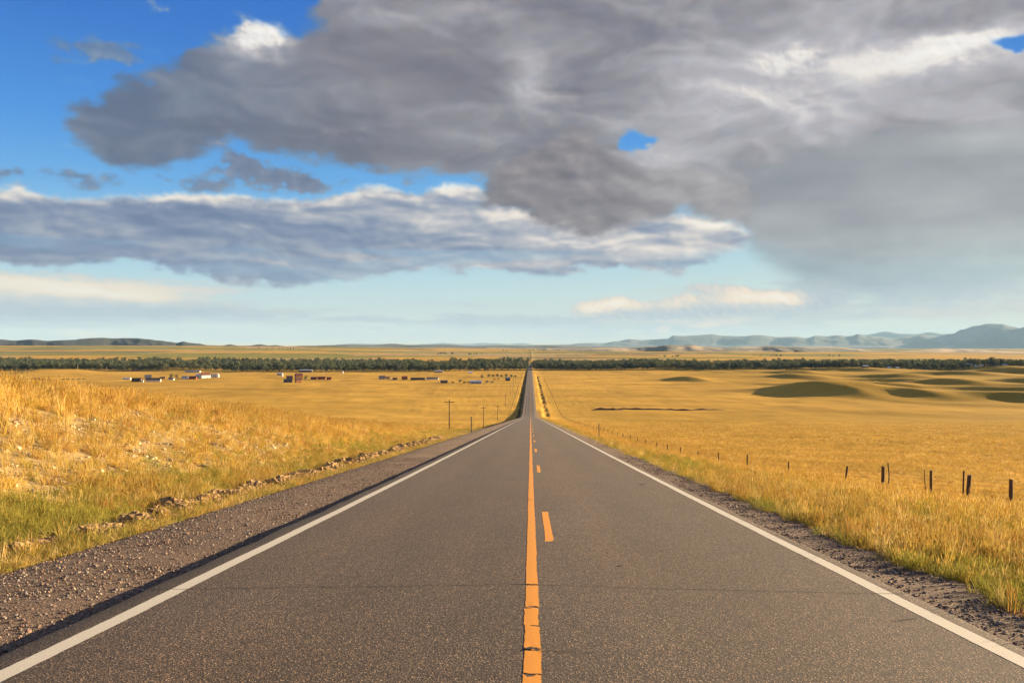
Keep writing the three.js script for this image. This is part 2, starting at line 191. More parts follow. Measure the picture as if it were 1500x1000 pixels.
function groundY(x, d) {
  const ax = Math.abs(x), road = roadY(d);
  let o;
  if (x > 0) {
    const t = clamp((x - 4.5) / 21);
    o = -0.13 + (table(RIGHT_FALL, d) + 0.13) * (0.55 * t * (2 - t) + 0.45 * t * t * (3 - 2 * t)) - 0.006 * Math.max(0, x - 26) * smooth(500, 200, d);
    if (d > 560) { const q = x + 1.2 * noise(d * 0.012, 3), k = clamp(0.55 + 1.3 * noise(d * 0.016, 7) + 0.5 * noise(d * 0.06, 2)); o -= 1.15 * k * smooth(9.5, 12, q) * smooth(16, 13.2, q) * smooth(560, 680, d) * smooth(1900, 1500, d); }
    if (x < 4.5) o = -0.13 - 0.4 * smooth(4.5, 4.25, x);
  } else {
    const crest = table(LEFT_CREST, d), bank = smooth(150, 100, d), t = clamp((ax - 8.2) / 14), s = clamp((ax - 6.4) / 6);
    const up = -0.42 + (crest + 0.42) * (0.5 * t + 0.5 * t * t * (3 - 2 * t)), down = -0.3 + (crest + 0.3) * (s * (2 - s));
    o = mix(down, up, bank);
    if (ax > 22) o += (0.012 * (ax - 22) * smooth(60, 40, ax) - 0.02 * Math.max(0, ax - 45)) * bank * smooth(900, 300, ax) - 0.004 * (Math.min(ax, 300) - 22) * (1 - bank) * smooth(600, 300, d);
    if (d > 560) o -= 1.4 * clamp(0.85 + 0.8 * noise(d * 0.03, 17)) * smooth(6.6, 8.8, ax) * smooth(14 + 1.5 * noise(d * 0.02, 5), 10.5, ax) * smooth(560, 680, d) * smooth(2150, 2000, d);
    if (ax < 6.9) o = mix(-0.36, -0.75, smooth(6.9, 6.4, ax)) - 0.1;
  }
  const rough = smooth(7.5, 12, ax);
  if (rough > 0) {
    o += rough * (0.07 * noise(x * 0.7, d * 0.7) + 0.16 * noise(x * 0.19 + 9, d * 0.19) * smooth(8, 16, ax));
    if (ax > 30) o += smooth(30, 120, ax) * (1.3 * fbm(x * 0.009, d * 0.012 + 5, 3) + 0.35 * noise(x * 0.05, d * 0.06));
  }
  let y = road + o;
  if (d > 600 && x > 120) { const k = smooth(120, 420, x) * smooth(600, 850, d) * smooth(3200, 2100, d); y += k * (2.6 * fbm(x * 0.006 + 3, d * 0.005, 4) + 2.2 + 0.8 * fbm(x * 0.022, d * 0.016 + 9, 3)); }
  if (d > 700) for (const q of KNOLLS) {
    const dx = x - q[0], dd = d - q[1], along = dx * kS + dd * kC, across = dx * kC - dd * kS;
    if (Math.abs(across) > 3 * q[3] || Math.abs(along) > 6 * q[4]) continue;
    const wob = along + 9 * noise(across * 0.02 + q[0], q[1] * 0.1), u = wob / (wob < 0 ? q[4] * 0.85 : q[4] * 2.4), v = across / q[3];
    y += q[2] * Math.exp(-u * u - v * v);
  }
  if (d > 2300) { // beyond the river the prairie climbs slowly, with low swells
    const f = smooth(2600, 9500, d), left = smooth(0.1, -0.6, x / d);
    y += f * (-5 + 54 * left) + smooth(3000, 6000, d) * (11 * fbm(x * 0.0004 + 2, d * 0.0007, 4) + 3 * fbm(x * 0.0016, d * 0.003, 3)) * (1 - 0.4 * left);
    y += 12 * Math.exp(-(((x + 2650) / 1900) ** 2) - (((d - 9200) / 1500) ** 2)) - 110 * smooth(10200, 15000, d);
  }
  return y;
}
const sum = { name: 0 };
function named(o, name, kind) { o.name = name; if (kind) o.userData.kind = kind; o.traverse((m) => { if (m.isMesh) { m.castShadow = true; m.receiveShadow = true; } }); return o; }

function dataTexture(w, h, fill, srgb = true) {
  const px = new Uint8Array(w * h * 4); fill(px, w, h);
  const t = new THREE.DataTexture(px, w, h, THREE.RGBAFormat, THREE.UnsignedByteType);
  t.wrapS = t.wrapT = THREE.RepeatWrapping; t.magFilter = THREE.LinearFilter; t.minFilter = THREE.LinearFilter;
  if (srgb) t.colorSpace = THREE.SRGBColorSpace; t.needsUpdate = true; return t;
}
const toS = (c) => Math.round(255 * clamp(c <= 0.0031308 ? c * 12.92 : 1.055 * Math.pow(c, 1 / 2.4) - 0.055));
// field of soft specks that wraps round: returns Float32Array 0..1
function specks(n, seed, layers) {
  const f = new Float32Array(n * n), r = rng(seed);
  for (const [count, r0, r1, v0, v1, stretch = 1] of layers) for (let i = 0; i < count; i++) {
    const cx = r() * n, cy = r() * n, rr = mix(r0, r1, r() ** 2), v = mix(v0, v1, r()), ry = rr * (stretch > 1 ? stretch * (0.5 + r()) : 1);
    for (let y = Math.floor(-ry); y <= ry; y++) for (let x = Math.floor(-rr); x <= rr; x++) { const q = (x / rr) ** 2 + (y / ry) ** 2; if (q > 1) continue; const o = ((Math.floor(cy + y) + n) % n) * n + ((Math.floor(cx + x) + n) % n); f[o] = v * (1 - 0.35 * q); }
  }
  return f;
}
function speckTexture(n, seed, layers, ground, stops) {
  const f = specks(n, seed, layers), r = rng(seed + 1), out = [0, 0, 0];
  const color = dataTexture(n, n, (px) => { for (let i = 0; i < n * n; i++) { const v = clamp(ground + f[i] + (r() - 0.5) * 0.1); ramp(stops, v, out); px[i * 4] = toS(out[0]); px[i * 4 + 1] = toS(out[1]); px[i * 4 + 2] = toS(out[2]); px[i * 4 + 3] = 255; } });
  const bump = dataTexture(n, n, (px) => { for (let i = 0; i < n * n; i++) { const v = Math.round(255 * clamp(0.35 + f[i] * 0.6)); px[i * 4] = px[i * 4 + 1] = px[i * 4 + 2] = v; px[i * 4 + 3] = 255; } }, false);
  return { color, bump };
}
// ---- prairie: one sheet from behind the camera to the foot of the mountains
const fieldTex = speckTexture(2048, 5, [[700, 30, 130, -0.16, 0.14], [2600, 10, 46, -0.2, 0.16], [9000, 4, 16, -0.26, 0.2], [60000, 1.5, 5, -0.3, 0.26], [120000, 1, 2.4, -0.3, 0.3]], 0.64, [[0, 0.42, 0.36, 0.26], [0.5, 0.8, 0.77, 0.68], [1, 1, 1, 0.96]]);
function fieldColor(x, d, c) {
    const a = fbm(x * 0.004 + 11, d * 0.011, 4), b = fbm(x * 0.03, d * 0.06 + 7, 3), st = fbm(x * 0.0035 + 2, d * 0.017, 4, 0.6);
  let r = 0.66, g = 0.392, bl = 0.078;
  let k = 1 + 0.2 * a + 0.14 * b + 0.2 * st; r *= k; g *= k; bl *= k;
  // browner, shorter sward on the lower hillside to the right, green along the ditches
  let ochre = smooth(35, 70, x) * smooth(150, 230, d) * smooth(760, 640, d) * clamp(0.6 + 0.9 * st + 0.4 * b);
  ochre = Math.max(ochre, smooth(250, 420, x) * smooth(650, 800, d) * smooth(3000, 1900, d) * clamp(0.6 + 0.9 * a));
  r = mix(r, 0.47, ochre); g = mix(g, 0.29, ochre); bl = mix(bl, 0.045, ochre);
  const gr = clamp(0.45 * fbm(x * 0.012 + 60, d * 0.02, 3) - 0.12) * smooth(300, 500, d) + 0.5 * smooth(16, 6, Math.abs(x)) * smooth(500, 200, d);
  r = mix(r, 0.30, gr); g = mix(g, 0.26, gr); bl = mix(bl, 0.06, gr);
  if (d > 2450) { // across the river the land is farmed: parcels of straw, stubble, hay and fallow with straight edges
    const px = x / 620 + 0.25 * Math.floor(d / 430), pz = d / 430, cx = Math.floor(px), cz = Math.floor(pz), h = PERM[(PERM[cx & 255] + cz) & 255] / 255, hay = fbm(cx * 0.21 + 5, cz * 0.35, 2);
    const crop = hay > 0.22 ? [0.33, 0.29, 0.07] : h < 0.3 ? [0.52, 0.36, 0.15] : h < 0.42 ? [0.30, 0.235, 0.10] : null;
    if (crop) { r = crop[0] * k; g = crop[1] * k; bl = crop[2] * k; }
  }
  if (x < -8 && d < 90) { // bare stony patch on the cut bank
    const p = barePatch(x, d); r = mix(r, 0.42, p); g = mix(g, 0.30, p); bl = mix(bl, 0.14, p);
  }
  if (Math.abs(x) < 9 && d < 700) { const p = smooth(9, 7.5, Math.abs(x)); r = mix(r, 0.2, p * 0.7); g = mix(g, 0.15, p * 0.7); bl = mix(bl, 0.08, p * 0.7); }
  c[0] = r; c[1] = g; c[2] = bl;
}
function barePatch(x, d) {
  const u = (x + 14.4) / 5.0, v = (d - 27) / 23, n = fbm(x * 0.35, d * 0.3, 4);
  return smooth(0.15, 0.75, 1.15 - u * u - v * v + 0.75 * n);
}
function axis(limit, s0, k) { const out = [0]; let x = 0; while (x < limit) { x += s0 + k * x; out.push(x); } return out; }
{
  const xr = axis(46000, 0.34, 0.0185), xs = [...xr.slice(1).reverse().map((v) => -v), ...xr], ds = [...axis(60, 1.5, 0.1).slice(1).reverse().map((v) => -v), ...axis(30000, 0.5, 0.0165)];
  const nx = xs.length, nd = ds.length, pos = new Float32Array(nx * nd * 3), col = new Float32Array(nx * nd * 3), uv = new Float32Array(nx * nd * 2), idx = new Uint32Array((nx - 1) * (nd - 1) * 6), c = [0, 0, 0];
  let p = 0, q = 0;
  for (let j = 0; j < nd; j++) for (let i = 0; i < nx; i++) {
    const x = xs[i], d = ds[j], n = j * nx + i; fieldColor(x, d, c);
    pos[n * 3] = x; pos[n * 3 + 1] = groundY(x, d); pos[n * 3 + 2] = -d; col[n * 3] = c[0]; col[n * 3 + 1] = c[1]; col[n * 3 + 2] = c[2]; uv[n * 2] = x / 74; uv[n * 2 + 1] = d / 83;
    if (i < nx - 1 && j < nd - 1) { const a = n, b = n + 1, e = n + nx, f = e + 1; idx[q++] = a; idx[q++] = b; idx[q++] = e; idx[q++] = b; idx[q++] = f; idx[q++] = e; }
  }
  const g = new THREE.BufferGeometry(); g.setAttribute('position', new THREE.BufferAttribute(pos, 3)); g.setAttribute('color', new THREE.BufferAttribute(col, 3)); g.setAttribute('uv', new THREE.BufferAttribute(uv, 2)); g.setIndex(new THREE.BufferAttribute(idx, 1)); g.computeVertexNormals();
  const m = new THREE.Mesh(g, new THREE.MeshPhysicalMaterial({ specularIntensity: 0.05, vertexColors: true, map: fieldTex.color, bumpMap: fieldTex.bump, bumpScale: 0.06, roughness: 1, metalness: 0 }));
  scene.add(named(m, 'prairie_ground', 'structure'));
}

// ---------------------------------------------------------------- the road, its paint and its gravel shoulders
const EDGE_L = -3.92, EDGE_R = 3.80;
const crown = (x) => -0.018 * Math.abs(x) + 0.012;
function ribbon(rows, cols, at, tile) { // at(i, j) -> [x, y, d, r, g, b]
  const n = rows * cols, pos = new Float32Array(n * 3), uv = new Float32Array(n * 2), col = new Float32Array(n * 3), idx = [];
  for (let j = 0; j < rows; j++) for (let i = 0; i < cols; i++) {
    const k = j * cols + i, [x, y, d, r = 1, g = r, b = r, u = x] = at(i, j);
    pos.set([x, y, -d], k * 3); uv.set([u / tile, d / tile], k * 2); col.set([r, g, b], k * 3);
    if (i < cols - 1 && j < rows - 1) idx.push(k, k + 1, k + cols, k + 1, k + cols + 1, k + cols);
  }
  const g = new THREE.BufferGeometry(); g.setAttribute('position', new THREE.BufferAttribute(pos, 3)); g.setAttribute('uv', new THREE.BufferAttribute(uv, 2)); g.setAttribute('color', new THREE.BufferAttribute(col, 3)); g.setIndex(idx); g.computeVertexNormals(); return g;
}
function along(d0, d1, s0, k) { const out = [d0]; let d = d0; while (d < d1) { d = Math.min(d1, d + s0 + k * Math.max(0, d)); out.push(d); } return out; }
const road = new THREE.Group(); road.userData = { kind: 'structure' }; road.name = 'road'; scene.add(road);
function roadPart(g, m, name) { const o = named(new THREE.Mesh(g, m), name); road.add(o); return o; }
const asphaltTex = speckTexture(2048, 21, [[70000, 2, 5, 0.0, 0.3], [110000, 1.4, 4, -0.24, -0.06], [70000, 1.3, 3.2, 0.16, 0.5], [16000, 1.3, 3, 0.45, 0.85]], 0.22, [[0, 0.012, 0.009, 0.007], [0.2, 0.048, 0.036, 0.026], [0.45, 0.135, 0.098, 0.067], [0.75, 0.33, 0.24, 0.16], [1, 0.54, 0.42, 0.3]]);
const asphalt = new THREE.MeshStandardMaterial({ map: asphaltTex.color, bumpMap: asphaltTex.bump, bumpScale: 0.006, vertexColors: true, roughness: 0.86 });
{
  const rows = along(-14, 2700, 0.35, 0.012), inner = []; for (let i = 0; i <= 40; i++) inner.push(mix(EDGE_L, EDGE_R, i / 40));
  const xs = [EDGE_L - 0.05, EDGE_L - 0.02, ...inner, EDGE_R + 0.02, EDGE_R + 0.04];
  roadPart(ribbon(rows.length, xs.length, (i, j) => {
    const d = rows[j], x0 = xs[i], lip = i < 2 || i > xs.length - 3, wob = x0 < -3.5 ? 0.05 * noise(d * 0.5, 3) + 0.025 * noise(d * 2.3, 8) : x0 > 3.5 ? 0.05 * noise(d * 0.4, 13) : 0;
    const y = roadY(d) + crown(x0) - (i === 0 || i === xs.length - 1 ? 0.22 : i === 1 || i === xs.length - 2 ? 0.03 : 0);
    // polished wheel paths, oil-dark lane centres and faint patches of age
    const wheel = Math.exp(-(((Math.abs(x0 - 0.05) - 0.95) / 0.32) ** 2)) + Math.exp(-(((Math.abs(x0) - 2.65) / 0.36) ** 2)), lane = Math.exp(-(((Math.abs(x0) - 1.8) / 0.3) ** 2));
    const t = 0.94 + 0.07 * wheel - 0.07 * lane + 0.11 * fbm(x0 * 0.5 + 3, d * 0.05, 3) + 0.08 * fbm(x0 * 1.3, d * 0.4, 2) - (lip ? 0.25 : 0) - (x0 < -3.72 ? 0.3 : 0);  // left margin darkened to paint the shade of the edge drop; lips darker too
    const br = 0.5 + 0.9 * fbm(x0 * 0.35 + 30, d * 0.12, 3); return [x0 + wob, y, d, t * (1.05 + 0.06 * br), t * 0.975, t * (0.92 - 0.09 * br)];
  }, 5.2), asphalt, 'asphalt');
}
// paint, worn so that stones show through
const paintTex = (seed, hue) => speckTexture(512, seed, [[5200, 1, 3.2, -0.5, -0.1], [2600, 2, 7, -0.3, 0.05], [5000, 1, 2.4, -0.15, 0.1]], 0.9, [[0, 0.07, 0.055, 0.045], [0.34, 0.10 + hue[0] * 0.2, 0.08 + hue[1] * 0.2, 0.06 + hue[2] * 0.2], [0.6, hue[0] * 0.8, hue[1] * 0.8, hue[2] * 0.8], [1, ...hue]]);
const orangeTex = paintTex(31, [0.74, 0.29, 0.02]), creamTex = paintTex(41, [0.62, 0.56, 0.44]);
const orange = new THREE.MeshStandardMaterial({ map: orangeTex.color, bumpMap: orangeTex.bump, bumpScale: 0.002, roughness: 0.7 }), cream = new THREE.MeshStandardMaterial({ map: creamTex.color, bumpMap: creamTex.bump, bumpScale: 0.002, roughness: 0.75 });
function paintStrip(x, width, d0, d1, seed, mat, name, ragged = 0.004, end = 0.03) {
  const rows = along(d0, d1, 0.035 + Math.max(0, d0) * 0.004, 0.01), n = rows.length;
  return roadPart(ribbon(n, 5, (i, j) => {
    const f = i / 4 - 0.5, edge = i === 0 || i === 4, near = smooth(70, 25, rows[j]);
    const xx = x + f * width + (edge ? ragged * near * (noise(rows[j] * 31, seed + i) + 0.8 * noise(rows[j] * 9, seed - i)) : 0) + 0.012 * noise(rows[j] * 0.35, seed * 3);
    const d = rows[j] + (j === 0 || j === n - 1 ? end * noise(i * 0.9 + seed, j * 3.1 + d0) : 0);
    return [xx, roadY(rows[j]) + crown(xx) + 0.0022, d, 1];
  }, 0.62), mat, name);
}
const BREAKS = [4.62, 5.42, 6.0, 6.7, 7.35, 8.32, 16.9, 33]; // cracks that cut the thick centre line
{ let from = -12; for (const b of [...BREAKS, 60]) { paintStrip(0.015, 0.122, from + 0.012, b - 0.016, 3 + b, orange, 'centre_line', 0.006, 0.055); from = b + 0.012; }
  paintStrip(0.015, 0.125, 60, 2300, 77, orange, 'centre_line'); }
for (let k = 0; k < 26; k++) { const d0 = 11.3 + 13.8 * k; paintStrip(0.262, 0.112, d0, d0 + 3.5, 100 + k, orange, 'lane_dash', 0.007, 0.07); }
paintStrip(-3.60, 0.17, -12, 2400, 9, cream, 'edge_line', 0.006);
paintStrip(3.57, 0.165, -12, 2400, 19, cream, 'edge_line', 0.006);
// transverse cracks: tar-dark, wandering, hair-thin
const tar = new THREE.MeshStandardMaterial({ color: new THREE.Color().setRGB(0.022, 0.019, 0.018), roughness: 0.7 });
for (const [d0, x0, x1, w] of [[8.33, -3.9, 3.78, 0.022], [16.9, -3.9, 3.0, 0.02], [33, -3.9, 3.7, 0.03], [52, -3.9, 3.7, 0.04], [6.0, -0.2, 0.5, 0.012], [5.42, -0.3, 0.25, 0.01]]) {
  const n = Math.ceil((x1 - x0) / 0.05);
  roadPart(ribbon(2, n + 1, (i, j) => { const x = mix(x0, x1, i / n), c = d0 + 0.05 * noise(x * 1.1, d0) + 0.02 * noise(x * 6, d0), hw = w * (0.35 + 0.5 * Math.abs(noise(x * 3.1, d0 + 5))); const d = c + (j ? hw : -hw) * 0.5; return [x, roadY(d) + crown(x) + 0.0045, d, 1]; }, 1), tar, 'crack');
}
{ // the chip lost from the centre line, and two small tar spots
  for (const [x, d, w, h] of [[0.0, 6.02, 0.075, 0.05], [0.0, 7.34, 0.05, 0.03], [1.05, 9.55, 0.06, 0.05], [2.9, 21.4, 0.11, 0.14]]) {
    const s = new THREE.Shape(); for (let a = 0; a < 14; a++) { const t = a / 14 * Math.PI * 2, r = 0.6 + 0.5 * noise(a * 1.7 + d, 2.2); s[a ? 'lineTo' : 'moveTo'](Math.cos(t) * w * r, Math.sin(t) * h * r); }
    const g = new THREE.ShapeGeometry(s); g.rotateX(-Math.PI / 2); g.rotateX(-0.09); g.translate(x, roadY(d) + crown(x) + 0.009, -d); roadPart(g, tar, 'tar_spot');
  }
}
// gravel shoulders
const gravelTex = speckTexture(1024, 51, [[16000, 2, 6, -0.12, 0.3], [14000, 2, 6, -0.3, -0.05], [12000, 2, 6, 0.1, 0.5], [3600, 2, 6.5, 0.35, 0.7]], 0.32, [[0, 0.02, 0.013, 0.008], [0.25, 0.08, 0.05, 0.031], [0.5, 0.18, 0.114, 0.068], [0.8, 0.36, 0.25, 0.16], [1, 0.55, 0.43, 0.3]]);
const gravel = new THREE.MeshStandardMaterial({ map: gravelTex.color, bumpMap: gravelTex.bump, bumpScale: 0.03, vertexColors: true, roughness: 0.95 });
const LEFT_SHOULDER = [[-3.7, -0.16], [-3.95, -0.165], [-4.2, -0.165], [-4.7, -0.17], [-5.3, -0.185], [-5.9, -0.21], [-6.5, -0.26], [-7.0, -0.38], [-7.4, -0.52]], RIGHT_SHOULDER = [[3.6, -0.12], [3.82, -0.11], [4.05, -0.115], [4.35, -0.12], [4.7, -0.13], [5.0, -0.16], [5.2, -0.3]];
for (const [prof, name, seed] of [[LEFT_SHOULDER.slice().reverse(), 'gravel_shoulder', 3], [RIGHT_SHOULDER, 'gravel_shoulder', 40]]) {
  const rows = along(-14, 2600, 0.3, 0.012);
  roadPart(ribbon(rows.length, prof.length, (i, j) => { const [x, y] = prof[i], d = rows[j], n = fbm(x * 0.8 + seed, d * 0.22, 3); const k = 0.92 + 0.28 * n; return [x, roadY(d) + y + 0.02 * noise(x * 2 + seed, d * 1.3) * (i > 0 && i < prof.length - 1 ? 1 : 0), d, k * 1.02, k * 0.97, k * 0.93]; }, 1.5), gravel, name);
}
// skylines of the far hills: [distance, [[azimuth, elevation in degrees] ...]]
const RIDGES = {
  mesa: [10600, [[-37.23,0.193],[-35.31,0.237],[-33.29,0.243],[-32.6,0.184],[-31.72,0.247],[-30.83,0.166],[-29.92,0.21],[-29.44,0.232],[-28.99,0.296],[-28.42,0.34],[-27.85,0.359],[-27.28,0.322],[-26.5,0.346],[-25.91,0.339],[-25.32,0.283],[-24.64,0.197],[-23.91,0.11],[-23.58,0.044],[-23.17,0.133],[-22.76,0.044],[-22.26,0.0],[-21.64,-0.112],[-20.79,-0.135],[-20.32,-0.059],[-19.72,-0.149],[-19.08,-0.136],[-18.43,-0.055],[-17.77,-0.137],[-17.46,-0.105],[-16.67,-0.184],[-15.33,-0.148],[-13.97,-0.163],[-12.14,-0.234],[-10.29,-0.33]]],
  low: [17000, [[-15.77,-0.203],[-13.97,-0.112],[-12.6,-0.066],[-10.98,-0.085],[-9.59,-0.009],[-8.41,-0.09],[-6.05,-0.067],[-4.15,-0.162],[-2.24,-0.115],[-0.33,-0.138],[1.1,-0.105],[2.53,-0.143],[4.42,-0.209],[7.24,-0.255],[10.48,-0.346]]],
  pale: [62000, [[-15.77,-0.416],[-14.42,-0.232],[-13.06,-0.047],[-12.14,0.0],[-10.98,-0.024],[-8.41,-0.095],[-7.0,-0.024],[-6.05,0.048],[-5.01,-0.029],[-3.91,0.0],[-3.44,0.048],[-2.24,0.019],[-1.53,-0.029],[-0.57,0.033],[0.38,-0.076],[1.1,-0.095],[2.53,-0.048],[4.42,0.048],[7.24,0.0],[10.48,0.047],[14.97,0.138],[18.43,0.36],[20.92,0.486],[22.14,0.57],[23.26,0.764],[24.2,0.625],[25.08,0.599],[25.73,0.706],[26.6,0.591],[27.89,0.625],[30.72,0.729],[34.02,0.818],[38.52,0.624]]],
  range: [44000, [[1.1,-0.191],[2.62,-0.086],[3.47,0.024],[4.23,0.048],[4.89,-0.028],[5.84,0.142],[6.96,0.307],[7.71,0.236],[8.54,0.282],[9.47,0.328],[9.84,0.553],[10.48,0.514],[11.39,0.559],[12.39,0.631],[13.2,0.532],[14.31,0.492],[15.5,0.571],[16.72,0.431],[17.79,0.451],[18.51,0.359],[19.1,0.51],[19.77,0.481],[20.43,0.541],[21.13,0.45],[21.66,0.616],[22.14,0.499],[22.94,0.435],[23.73,0.324],[24.51,0.43],[25.35,0.529],[26.22,0.466],[26.97,0.589],[27.52,0.858],[28.25,1.08],[28.97,1.204],[29.6,1.18],[30.16,1.018],[30.54,0.917],[30.79,0.987],[31.73,1.321],[33.38,1.531],[35.27,1.112],[37.66,1.299],[39.9,0.826]]],
  foot: [8800, [[1.1,-0.329],[3.47,-0.352],[5.13,-0.28],[6.77,-0.303],[8.41,-0.207],[9.79,-0.08],[10.48,-0.136],[11.03,-0.089],[11.85,-0.205],[13.2,-0.273],[14.97,-0.225],[16.28,-0.155],[17.57,-0.221],[18.85,-0.264],[19.68,-0.241],[20.51,-0.253],[21.53,-0.348],[22.14,-0.434],[23.33,-0.473],[24.89,-0.446],[25.73,-0.379],[26.41,-0.334],[27.15,-0.395],[27.7,-0.338],[28.32,-0.369],[29.32,-0.448],[30.37,-0.467],[31.4,-0.438],[34.02,-0.308],[37.08,-0.371]]],
};

// ---------------------------------------------------------------- far hills and mountains, each a range with its own distance and depth
function range(name, [D, line], depth, base, paint, relief) {
  const a0 = line[0][0], a1 = line[line.length - 1][0], na = Math.ceil((a1 - a0) / 0.11), nr = 40;
  const pos = [], col = [], idx = [], c = [0, 0, 0];
  for (let j = 0; j <= nr; j++) for (let i = 0; i <= na; i++) {
    const az = mix(a0, a1, i / na); let k = 0; while (k < line.length - 2 && az > line[k + 1][0]) k++;
    const f = clamp((az - line[k][0]) / (line[k + 1][0] - line[k][0])), el = mix(line[k][1], line[k + 1][1], f * f * (3 - 2 * f)), v = j / nr * 2 - 1;
    const R = D + depth * 0.25 * noise(az * 0.35, D), r = R + v * depth, top = EYE + R * Math.tan(rad(el));
    const s = Math.sin(rad(az)) * r, q = Math.cos(rad(az)) * r;
    let env = v < 0 ? smooth(-1, 0, v) : smooth(1, 0, v); env = Math.pow(env, 1.15);
    const gully = fbm(az * relief + 3, v * 1.6 + D, 4), lump = fbm(az * relief * 0.4, v * 2.2 + D * 0.7, 3);
    const y = base + (top - base) * env * (1 - 0.32 * (1 - env) * (Math.abs(gully) * 1.6 - 0.1)) + (top - base) * 0.22 * lump * env * (1 - env) * 2;
    pos.push(s, j === 0 || j === nr ? base - 60 : y, -q); paint(az, v, env, gully, lump, c); col.push(c[0], c[1], c[2]);
    if (i < na && j < nr) { const a = j * (na + 1) + i, b = a + 1, e = a + na + 1, g = e + 1; idx.push(a, b, e, b, g, e); }
  }
  const g = new THREE.BufferGeometry(); g.setAttribute('position', new THREE.Float32BufferAttribute(pos, 3)); g.setAttribute('color', new THREE.Float32BufferAttribute(col, 3)); g.setIndex(idx); g.computeVertexNormals();
  scene.add(named(new THREE.Mesh(g, new THREE.MeshStandardMaterial({ vertexColors: true, roughness: 1 })), name, 'structure'));
}
const set = (c, r, g, b) => { c[0] = r; c[1] = g; c[2] = b; };
range('mesa_hills', RIDGES.mesa, 1500, -130, (az, v, e, n, l, c) => set(c, 0.018 + 0.008 * n, 0.022 + 0.008 * n, 0.014), 0.9);  // dark conifer, albedo lowered further to stand in for cloud shade
range('low_hills', RIDGES.low, 3000, -150, (az, v, e, n, l, c) => { const t = smooth(0.05, 0.35, n + l * 0.8) * smooth(0.9, 0.3, e); set(c, mix(0.055, 0.34, t), mix(0.062, 0.24, t), mix(0.034, 0.11, t)); }, 0.5);
range('distant_mountains', RIDGES.pale, 4500, -170, (az, v, e, n, l, c) => set(c, 0.06 + 0.03 * n, 0.066 + 0.02 * n, 0.045), 0.55);
range('mountain_range', RIDGES.range, 5200, -170, (az, v, e, n, l, c) => { const t = smooth(0.1, 0.5, n); set(c, mix(0.05, 0.15, t), mix(0.056, 0.13, t), mix(0.034, 0.1, t)); }, 0.6);
range('foothills', RIDGES.foot, 1500, -110, (az, v, e, n, l, c) => { const t = smooth(-0.12, 0.25, l + 0.5 * n); set(c, mix(0.10, 0.36, t), mix(0.095, 0.245, t), mix(0.05, 0.12, t)); }, 0.7);
scene.fog = new THREE.FogExp2(new THREE.Color().setRGB(0.42, 0.70, 1.0), 1.3e-5);

// ---------------------------------------------------------------- grass: tufts of real blades, each tuft an instance
function tuft(seed, { blades, h0, h1, spread, width, lean, heads = 0 }) {
  const r = rng(seed), pos = [], nor = [], idx = [];
  const quad = (pts) => { const o = pos.length / 3; for (const [x, y, z] of pts) pos.push(x, y, z); return o; };
  for (let b = 0; b < blades; b++) {
    const a = r() * Math.PI * 2, rr = spread * Math.sqrt(r()), x = Math.cos(a) * rr, z = Math.sin(a) * rr, h = mix(h0, h1, r()), f = r() * Math.PI * 2, w = width * (0.6 + 0.8 * r()) / 2;
    const la = a + (r() - 0.5) * 2.4, lk = lean * h * (0.3 + r()), lx = Math.cos(la) * lk, lz = Math.sin(la) * lk, sx = Math.cos(f) * w, sz = Math.sin(f) * w;
    const at = (t, k) => [x + lx * t * t + sx * k, h * (t - lean * 0.25 * t * t), z + lz * t * t + sz * k];
    const o = quad([at(0, -1), at(0, 1), at(0.4, -0.85), at(0.4, 0.85), at(0.75, -0.55), at(0.75, 0.55), at(1, 0)]);
    idx.push(o, o + 1, o + 2, o + 1, o + 3, o + 2, o + 2, o + 3, o + 4, o + 3, o + 5, o + 4, o + 4, o + 5, o + 6);
    if (b < heads) { // a seed head at the tip: two crossed slim diamonds
      const tx = x + lx, ty = h * (1 - lean * 0.25), tz = z + lz, L = 0.07 + 0.05 * r(), q = 0.007 + 0.004 * r(), dx = lx * 0.25, dz = lz * 0.25;
      for (const [ux, uz] of [[q, 0], [0, q]]) { const k = quad([[tx - dx * 0.3, ty - L * 0.5, tz - dz * 0.3], [tx + ux, ty, tz + uz], [tx - ux, ty, tz - uz], [tx + dx, ty + L, tz + dz]]); idx.push(k, k + 1, k + 2, k + 1, k + 3, k + 2); }
    }
  }
  const g = new THREE.BufferGeometry(); g.setAttribute('position', new THREE.Float32BufferAttribute(pos, 3)); g.setIndex(idx); g.computeVertexNormals(); return g;
}
const grassMat = new THREE.MeshPhysicalMaterial({ color: 0xffffff, roughness: 0.95, transmission: 0.32, thickness: 0, specularIntensity: 0.3 });
const TUFTS = [
  tuft(1, { blades: 30, h0: 0.16, h1: 0.42, spread: 0.13, width: 0.009, lean: 0.45, heads: 6 }),
  tuft(2, { blades: 28, h0: 0.2, h1: 0.52, spread: 0.14, width: 0.008, lean: 0.32, heads: 9 }),
  tuft(3, { blades: 36, h0: 0.1, h1: 0.3, spread: 0.15, width: 0.0095, lean: 0.55 }),
  tuft(4, { blades: 24, h0: 0.24, h1: 0.64, spread: 0.12, width: 0.008, lean: 0.28, heads: 10 }),
];
const STRAW = [[0.66, 0.475, 0.145], [0.60, 0.42, 0.09], [0.70, 0.53, 0.21], [0.54, 0.36, 0.065], [0.50, 0.28, 0.07]], GREEN = [[0.34, 0.31, 0.055], [0.25, 0.255, 0.045], [0.42, 0.35, 0.07], [0.30, 0.27, 0.05]];
const grassLists = TUFTS.map(() => []);
